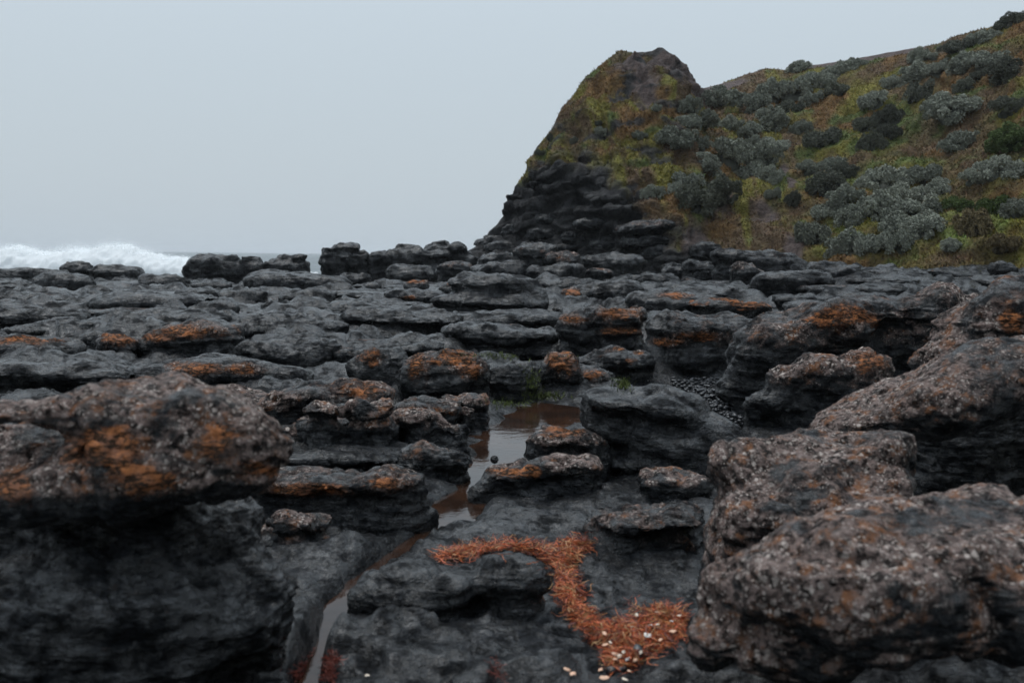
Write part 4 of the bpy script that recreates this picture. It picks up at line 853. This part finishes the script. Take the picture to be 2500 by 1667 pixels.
# ------------------------------------------------------------------ breaking wave
root = link('breaking_wave', None, label='white wave bursting into spray behind the rocks at far left', cat='wave', loc=at(200, 660, 64.0) * np.array([1, 1, 0]) + np.array([0, 0, -0.7]))
WP = [(-420, 612), (-300, 604), (-160, 614), (-60, 610), (0, 610), (25, 604), (60, 599), (92, 613), (130, 617), (170, 610), (205, 602), (232, 612), (258, 600), (290, 594), (322, 598), (352, 612), (400, 624), (440, 628), (480, 634), (520, 642)]
wx_ = np.linspace(-420, 520, 340); wy_ = np.interp(wx_, [p[0] for p in WP], [p[1] for p in WP])
topp = at(wx_, wy_, 64.0); nth = 34; th = np.linspace(-0.1, math.pi + 0.1, nth)
hgt = topp[:, 2] + 0.75
X_ = topp[:, 0][:, None] + 0 * th; Y_ = 64 - np.cos(th)[None] * 3.2 + 0 * X_; Z_ = -0.75 + hgt[:, None] * np.clip(np.sin(th), 0, 1)[None] ** 0.55 * 0.93
WV = np.stack([X_, Y_, Z_], -1).reshape(-1, 3); idx = np.arange(len(WV)).reshape(len(wx_), nth)
WQ = np.stack([idx[:-1, :-1], idx[:-1, 1:], idx[1:, 1:], idx[1:, :-1]], -1).reshape(-1, 4); WN = normals(WV, WQ)
WV = WV + WN * (0.22 * fbm(WV * 0.9, 3) + 0.13 * fbm(WV * 3.1, 3))[:, None]
rl = np.array(root.location)
link('foam', mesh_np('foam', WV - rl, WQ), M_FOAM, parent=root)
ns_ = 52000; u = rng.random(ns_) * (len(wx_) - 1); ui = u.astype(int); f_ = (u - ui)[:, None]
pt = topp[ui] * (1 - f_) + topp[ui + 1] * f_; hh = pt[:, 2] + 0.75
lum = 0.75 + 0.5 * fbm(np.stack([pt[:, 0] * 1.2, pt[:, 0] * 0, pt[:, 0] * 0], 1), 3)
zz = -0.75 + hh * np.clip(0.88 + np.abs(rng.normal(0, 0.13, ns_)) * lum, 0, 1.3); yy = 63.3 + rng.normal(0, 0.9, ns_)
pc = np.stack([pt[:, 0] + rng.normal(0, 0.12, ns_), yy, zz], 1) - rl; sz = rng.uniform(0.008, 0.024, ns_)
tet = rng.normal(size=(ns_, 3, 3)); SV = (pc[:, None] + tet * sz[:, None, None]).reshape(-1, 3); SQ = np.arange(ns_ * 3).reshape(-1, 3)
link('spray', mesh_np('spray', SV, SQ, smooth=False), M_FOAM, parent=root, kind='stuff')

def lump(name, pts, D, z0, hgt_, seed, parent=None, **kw):
    """low ridge of white water following pixels pts at distance D"""
    xs_ = np.linspace(pts[0], pts[1], 60); c_ = at(xs_, np.full_like(xs_, 640), D); th_ = np.linspace(0, math.pi, 14)
    env = np.sin(np.linspace(0, math.pi, 60)) ** 0.5
    VV = np.stack([c_[:, 0][:, None] + 0 * th_, D - np.cos(th_)[None] * 0.9 * env[:, None], z0 + (np.sin(th_)[None] * hgt_ * env[:, None])], -1).reshape(-1, 3)
    ix = np.arange(len(VV)).reshape(60, 14); QQ = np.stack([ix[:-1, :-1], ix[:-1, 1:], ix[1:, 1:], ix[1:, :-1]], -1).reshape(-1, 4)
    VV += normals(VV, QQ) * (0.25 * hgt_ * fbm(VV * 1.8 + seed, 3))[:, None]
    base = VV.mean(0); base[2] = z0
    return link(name, mesh_np(name, VV - base, QQ), M_FOAM, loc=base, **kw)
lump('breaking_wave', (640, 800), 66.0, -0.75, 0.95, 3, label='small white breaker in the gap left of the mushroom stack', cat='wave')
lump('foam_patch', (10, 100), 48.0, -0.32, 0.22, 4, label='strip of white water between rocks at far left', cat='foam')

# ------------------------------------------------------------------ seaweed, shells, pebbles
from mathutils.bvhtree import BVHTree
BV = BVHTree.FromPolygons(np.concatenate(NEAR_V).tolist(), np.concatenate(NEAR_Q).tolist())
def cast(x, y):
    d = ray(x, y); loc, nrm, i_, _ = BV.ray_cast(Vector(CAM), Vector(d / np.linalg.norm(d)))
    if loc is None: return None, None, None
    nrm = np.array(nrm); return np.array(loc), nrm if nrm[2] > -0.2 else -nrm, i_ < N_GROUND

def seaweed(name, label, path, count, seed, lift=0.016, length=(0.035, 0.10), width=(0.0006, 0.0016), dark=False, kind=None):
    r = np.random.default_rng(seed); P_ = np.array(path, float); seg = np.hypot(*np.diff(P_[:, :2], axis=0).T); cum = np.concatenate([[0], np.cumsum(seg)])
    verts, tint, quads = [], [], []
    wts = np.interp(np.linspace(0, cum[-1], 400), cum, P_[:, 2]); wts /= wts.sum()
    for i in range(count):
        s_ = np.linspace(0, cum[-1], 400)[r.choice(400, p=wts)]
        x, y, w = (np.interp(s_, cum, P_[:, k]) for k in range(3)); s2 = min(s_ + 6, cum[-1]); s1 = s2 - 6
        tx, ty = np.interp(s2, cum, P_[:, 0]) - np.interp(s1, cum, P_[:, 0]), np.interp(s2, cum, P_[:, 1]) - np.interp(s1, cum, P_[:, 1]); l_ = math.hypot(tx, ty) or 1; tx, ty = tx / l_, ty / l_
        nz = float(perlin(np.array([[s_ / 26.0, seed * 5.3, 0.2]]))[0]); n5 = float(perlin(np.array([[s_ / 11.0, seed * 3.1, 5.2]]))[0]); w = w * (0.95 + 0.55 * nz)
        o = float(np.clip(r.normal(0, 0.55) * (1 if r.random() < 0.93 else 2.2) + 0.6 * n5, -2.6, 2.6)) * w; px_, py_ = x - ty * o, y + tx * o * 0.75
        L = r.uniform(*length); a0 = r.normal(0, 0.3 if lift < 0.02 else 0.9) + (math.pi if r.random() < .5 else 0); mp = 3.3 / F
        pts = []; cpx, cpy = px_, py_; an = math.atan2(ty, tx) + a0; last = None
        edge = max(0.05, 1 - (abs(o) / (1.2 * w)) ** 2) * (0.7 + 0.9 * max(0, n5 + 0.3)); z_ = lift * edge * r.random() ** 0.7
        for k in range(7):
            loc, nr_, ob = cast(cpx, cpy)
            if loc is None or (last is not None and abs(loc[1] - last[1]) > 0.12): break
            last = loc; pts.append(loc + nr_ * (0.004 + z_) + np.array([0, 0, 0.002 * math.sin(k * 1.6 + i)])); step = L / 7 / mp
            an += r.normal(0, 0.5); cpx += math.cos(an) * step; cpy += math.sin(an) * step * 0.6
        if len(pts) < 3: continue
        b = len(verts); ww = r.uniform(*width); sdv = r.normal(size=3); sdv /= np.linalg.norm(sdv); c_ = r.random(); dk = 0.35 + 0.65 * (z_ / lift if lift else 1)
        base = (np.array([0.52, 0.095, 0.035]) * (1 - c_) + np.array([0.46, 0.150, 0.050]) * c_)
        cp = float(perlin(np.array([[px_ / 22.0, py_ / 16.0, seed]]))[0])
        if r.random() < 0.26 + 1.1 * max(cp, 0): base = np.array([0.13, 0.036, 0.024])
        elif cp < -0.12 and r.random() < 0.5: base = np.array([0.42, 0.19, 0.07])
        if r.random() < 0.10: base = np.array([0.42, 0.24, 0.11])
        if dark: base = np.array([0.15, 0.034, 0.022]) * r.uniform(0.5, 1.5)
        for k, p in enumerate(pts):
            tw = ww * (1 if 0 < k < len(pts) - 1 else 0.45); verts += [p - sdv * tw, p + sdv * tw]; tint += [np.append(base * r.uniform(0.8, 1.2), 1)] * 2
        quads += [(b + 2 * k, b + 2 * k + 1, b + 2 * k + 3, b + 2 * k + 2) for k in range(len(pts) - 1)]
    V_ = np.array(verts); base = V_.mean(0); base[2] = V_[:, 2].min()
    t_ = bpy.data.materials.get('seaweed')
    return link(name, mesh_np(name, V_ - base, np.array(quads), {'tint': np.array(tint)}), t_, label=label, cat='seaweed', loc=base, kind=kind)
t = NT('seaweed'); t.out(t.attr('tint', 'Color'), 0.5, None, 0.35)
seaweed('seaweed', 'orange red seaweed draped over the black block and down its side',
        [(1068, 1368, 4), (1130, 1350, 7), (1200, 1338, 8), (1270, 1336, 9), (1330, 1350, 12), (1368, 1385, 16), (1385, 1430, 13), (1402, 1475, 13), (1430, 1515, 11), (1490, 1555, 12)], 4400, 1)
seaweed('seaweed', 'short tuft of orange seaweed reaching up to the flat topped boulder', [(1362, 1362, 13), (1392, 1345, 15), (1415, 1320, 14)], 800, 2)
seaweed('seaweed', 'heap of orange brown seaweed strewn with pale shells', [(1470, 1545, 22), (1520, 1562, 36), (1575, 1530, 40), (1630, 1508, 32), (1665, 1520, 26), (1590, 1555, 34), (1530, 1592, 28), (1500, 1630, 14)], 5000, 3, lift=0.022)
seaweed('seaweed', 'dark red seaweed strands on the left side of the lower channel', [(780, 1592, 8), (755, 1625, 14), (735, 1655, 16)], 380, 4, lift=0.008, length=(0.02, 0.06), dark=True, kind='stuff')
seaweed('seaweed', 'dark red seaweed strands on the right side of the lower channel', [(815, 1598, 6), (806, 1630, 10), (800, 1658, 12)], 260, 6, lift=0.008, length=(0.02, 0.06), dark=True, kind='stuff')
seaweed('seaweed', 'faint red seaweed wisp on the wet apron', [(1205, 1615, 10), (1215, 1640, 12), (1222, 1662, 10)], 46, 5, lift=0.004, length=(0.02, 0.06), width=(0.0006, 0.0014), dark=True)
def shell_mesh():
    V_, Q_ = [], []
    na, nr_ = 15, 6
    for i in range(nr_ + 1):
        for j in range(na):
            a = -1.15 + 2.3 * j / (na - 1); rr_ = i / nr_; w_ = 1 + 0.05 * math.cos(j * math.pi)
            V_.append((math.sin(a) * rr_ * w_, math.cos(a) * rr_ * 1.15 * w_ - 0.5, 0.42 * math.sin(min(1, rr_ * 1.02) * math.pi * 0.93) * (0.6 + 0.4 * math.cos(a)) + 0.02 * math.cos(j * math.pi) * rr_))
    for i in range(nr_):
        for j in range(na - 1):
            a = i * na + j; Q_.append((a, a + 1, a + na + 1, a + na))
    return mesh_np('shell', np.array(V_), np.array(Q_))
SM = [shell_mesh() for _ in range(3)]
for me_, c in zip(SM, ((0.62, 0.52, 0.42), (0.66, 0.40, 0.27), (0.72, 0.70, 0.66))): me_.materials.append(simple('shell_%d' % int(c[1] * 100), c, 0.45, 0.18, 40.0, 0.0, 0.4))
SHL = [(1588, 1542, 9, 2), (1605, 1512, 8, 0), (1645, 1556, 10, 1), (1660, 1518, 8, 0), (1606, 1544, 9, 2), (1585, 1560, 11, 2), (1535, 1578, 10, 0), (1533, 1570, 7, 2), (1478, 1556, 8, 1), (1488, 1588, 8, 1), (1500, 1604, 9, 1), (1512, 1610, 8, 0),
       (1528, 1617, 8, 2), (1545, 1616, 7, 1), (1568, 1600, 7, 0), (1476, 1658, 12, 1), (1468, 1638, 8, 1), (1534, 1642, 7, 1), (1524, 1662, 8, 0), (1505, 1624, 8, 1), (1518, 1600, 8, 0), (1556, 1508, 6, 0), (1630, 1530, 6, 2), (1612, 1575, 7, 1), (1548, 1548, 6, 2), (1490, 1570, 6, 0)]
SOLO = {(1381, 1636, 9, 1): 'peach shell lying alone on the wet apron, upper of two', (1398, 1649, 11, 1): 'brownish shell on the wet apron, lower of two', (897, 1653, 8, 0): 'pale shell on black rock at the bottom edge left of the apron', (1345, 1341, 6, 2): 'tiny white shell beside the seaweed bend'}
def put(me_, name, x, y, rad, label, cat, group=None, zs=0.9, seed=0):
    loc, nr_, ob = cast(x, y)
    if loc is None: return
    o = link(name, me_, None, label=label, cat=cat, group=group, loc=loc + nr_ * (0.024 if name == 'shell' and group and y < 1632 else 0.006)); k = rad * 1.2 * loc[1] / F
    o.scale = (k, k, k * zs); o.rotation_mode = 'QUATERNION'; q = Vector(nr_ * 0.6 + np.array([0, 0, 0.4])).to_track_quat('Z', 'Y')
    from mathutils import Quaternion
    o.rotation_quaternion = q @ Quaternion((0, 0, 1), (x * 1.7 + y) % 6.28)
for x, y, r_, k in SHL: put(SM[k], 'shell', x, y, r_, ('cream', 'peach', 'white')[k] + (' larger' if r_ > 9 else '') + ' shell ' + ('at the bottom edge below the seaweed heap' if y > 1630 else 'in the lower tail of the seaweed heap' if y > 1595 else 'at the right end of the seaweed heap' if x > 1625 else 'on the upper part of the seaweed heap' if y < 1550 else 'on the left flank of the seaweed heap' if x < 1500 else 'in the middle of the seaweed heap'), 'shell', 'shells in the seaweed heap')
for (x, y, r_, k), lb in SOLO.items(): put(SM[k], 'shell', x, y, r_, lb, 'shell')
def pebble_mesh(seed):
    r = np.random.default_rng(seed); n_ = 5; V_, Q_ = [], []
    for i in range(7):
        for j in range(12):
            ph = -math.pi / 2 + math.pi * i / 6; a = j / 12 * 6.283; V_.append((math.cos(ph) * math.cos(a), math.cos(ph) * math.sin(a) * 0.75, math.sin(ph) * 0.6))
    V_ = np.array(V_) * (1 + 0.22 * fbm(np.array(V_) * 1.3 + seed, 2))[:, None]
    for i in range(6):
        for j in range(12): Q_.append((i * 12 + j, i * 12 + (j + 1) % 12, (i + 1) * 12 + (j + 1) % 12, (i + 1) * 12 + j))
    return mesh_np('pebble', V_, np.array(Q_))
PB = [pebble_mesh(i) for i in range(3)]; MP = simple('black_pebble', (0.022, 0.023, 0.026), 0.35, 0.4, 20.0, 0.0, 0.5)
for p in PB: p.materials.append(MP)
put(PB[0], 'pebble', 1556, 1592, 17, 'glossy black pebble lying in the seaweed heap', 'pebble')
put(PB[1], 'pebble', 1492, 1636, 15, 'black pebble among shells below the seaweed heap, left of two', 'pebble')
put(PB[2], 'pebble', 1518, 1634, 12, 'black pebble among shells below the seaweed heap, right of two', 'pebble')
# shingle between the black boulder and the upturned slab
r = np.random.default_rng(21); Vs, Qs, nb = [], [], 0
bv = [np.array([v.co[:] for v in p.vertices]) for p in PB]; bq = [np.array([q.vertices[:] for q in p.polygons]) for p in PB]
for i in range(1500):
    x, y = r.uniform(1640, 1930), r.uniform(925, 1040)
    loc, nr_, ob = cast(x, y)
    if loc is None or not ob: continue
    k = r.uniform(0.010, 0.026); a = r.uniform(0, 6.28); q = bv[i % 3] * k; q = np.stack([q[:, 0] * math.cos(a) - q[:, 1] * math.sin(a), q[:, 0] * math.sin(a) + q[:, 1] * math.cos(a), q[:, 2]], 1)
    Vs.append(q + loc + np.array([0, 0, k * r.uniform(0, 0.8)])); Qs.append(bq[i % 3] + nb); nb += len(q)
if Vs: link('shingle', mesh_np('shingle', np.concatenate(Vs), np.concatenate(Qs)), MP, kind='stuff', label='patch of small black wet pebbles beside the upturned slab', cat='pebbles')
# fresh green weed round the head of the channel
def weed(name, label, spots, seed):
    r = np.random.default_rng(seed); VV, cc_ = [], []
    for (x, y, rx, ry, n) in spots:
        for i in range(n):
            loc, nr_, ob = cast(x + r.normal(0, 0.5) * rx, y + r.normal(0, 0.5) * ry)
            if loc is None or loc[1] > 16: continue
            a = r.uniform(0, 6.28); w = r.uniform(0.003, 0.007); h_ = r.uniform(0.015, 0.04); d_ = np.array([math.cos(a), math.sin(a), 0]) * w
            VV += [loc - d_, loc + d_, loc + np.array([r.normal(0, .6) * h_, r.normal(0, .6) * h_, h_])]; c = np.array([0.085, 0.105, 0.030, 1]) * r.uniform(0.5, 1.4); cc_ += [c] * 3
    V_ = np.array(VV); b = V_.mean(0); b[2] = V_[:, 2].min()
    link(name, mesh_np(name, V_ - b, np.arange(len(V_)).reshape(-1, 3), {'tint': np.array(cc_)}, smooth=False), M_TURF, label=label, cat='pool weed', kind='stuff', loc=b)
weed('pool_weed', 'yellow green weed fringing the head of the channel', [(1300, 940, 26, 40, 420), (1330, 968, 50, 10, 260), (1255, 870, 90, 8, 380), (1240, 985, 50, 12, 160)], 5)
weed('pool_weed', 'small tuft of green weed beside the flat orange rock', [(1522, 936, 22, 14, 260)], 6)
print('details', round(time.time() - T0, 1))

# ------------------------------------------------------------------ sea haze
hz = bpy.data.meshes.new('haze'); x0, x1, y0, y1, z0, z1 = -4700, 4700, -90, 6200, -6, 32
hz.from_pydata([(x, y, z) for x in (x0, x1) for y in (y0, y1) for z in (z0, z1)], [], [(0, 1, 3, 2), (4, 6, 7, 5), (0, 4, 5, 1), (2, 3, 7, 6), (0, 2, 6, 4), (1, 5, 7, 3)])
hm = bpy.data.materials.new('sea_haze'); hm.use_nodes = True; nt = hm.node_tree; nt.nodes.remove(nt.nodes['Principled BSDF'])
pv = nt.nodes.new('ShaderNodeVolumePrincipled'); pv.inputs['Color'].default_value = (0.92, 0.96, 1.0, 1); pv.inputs['Density'].default_value = 0.00020
nt.links.new(pv.outputs[0], nt.nodes['Material Output'].inputs['Volume'])
link('haze', hz, hm, kind='stuff', label='thin grey sea haze over the whole shore', cat='haze')
print('done', round(time.time() - T0, 1))

print('TRIS', sum(len(m.loops) - 2 * len(m.polygons) for m in bpy.data.meshes), TRI[0])
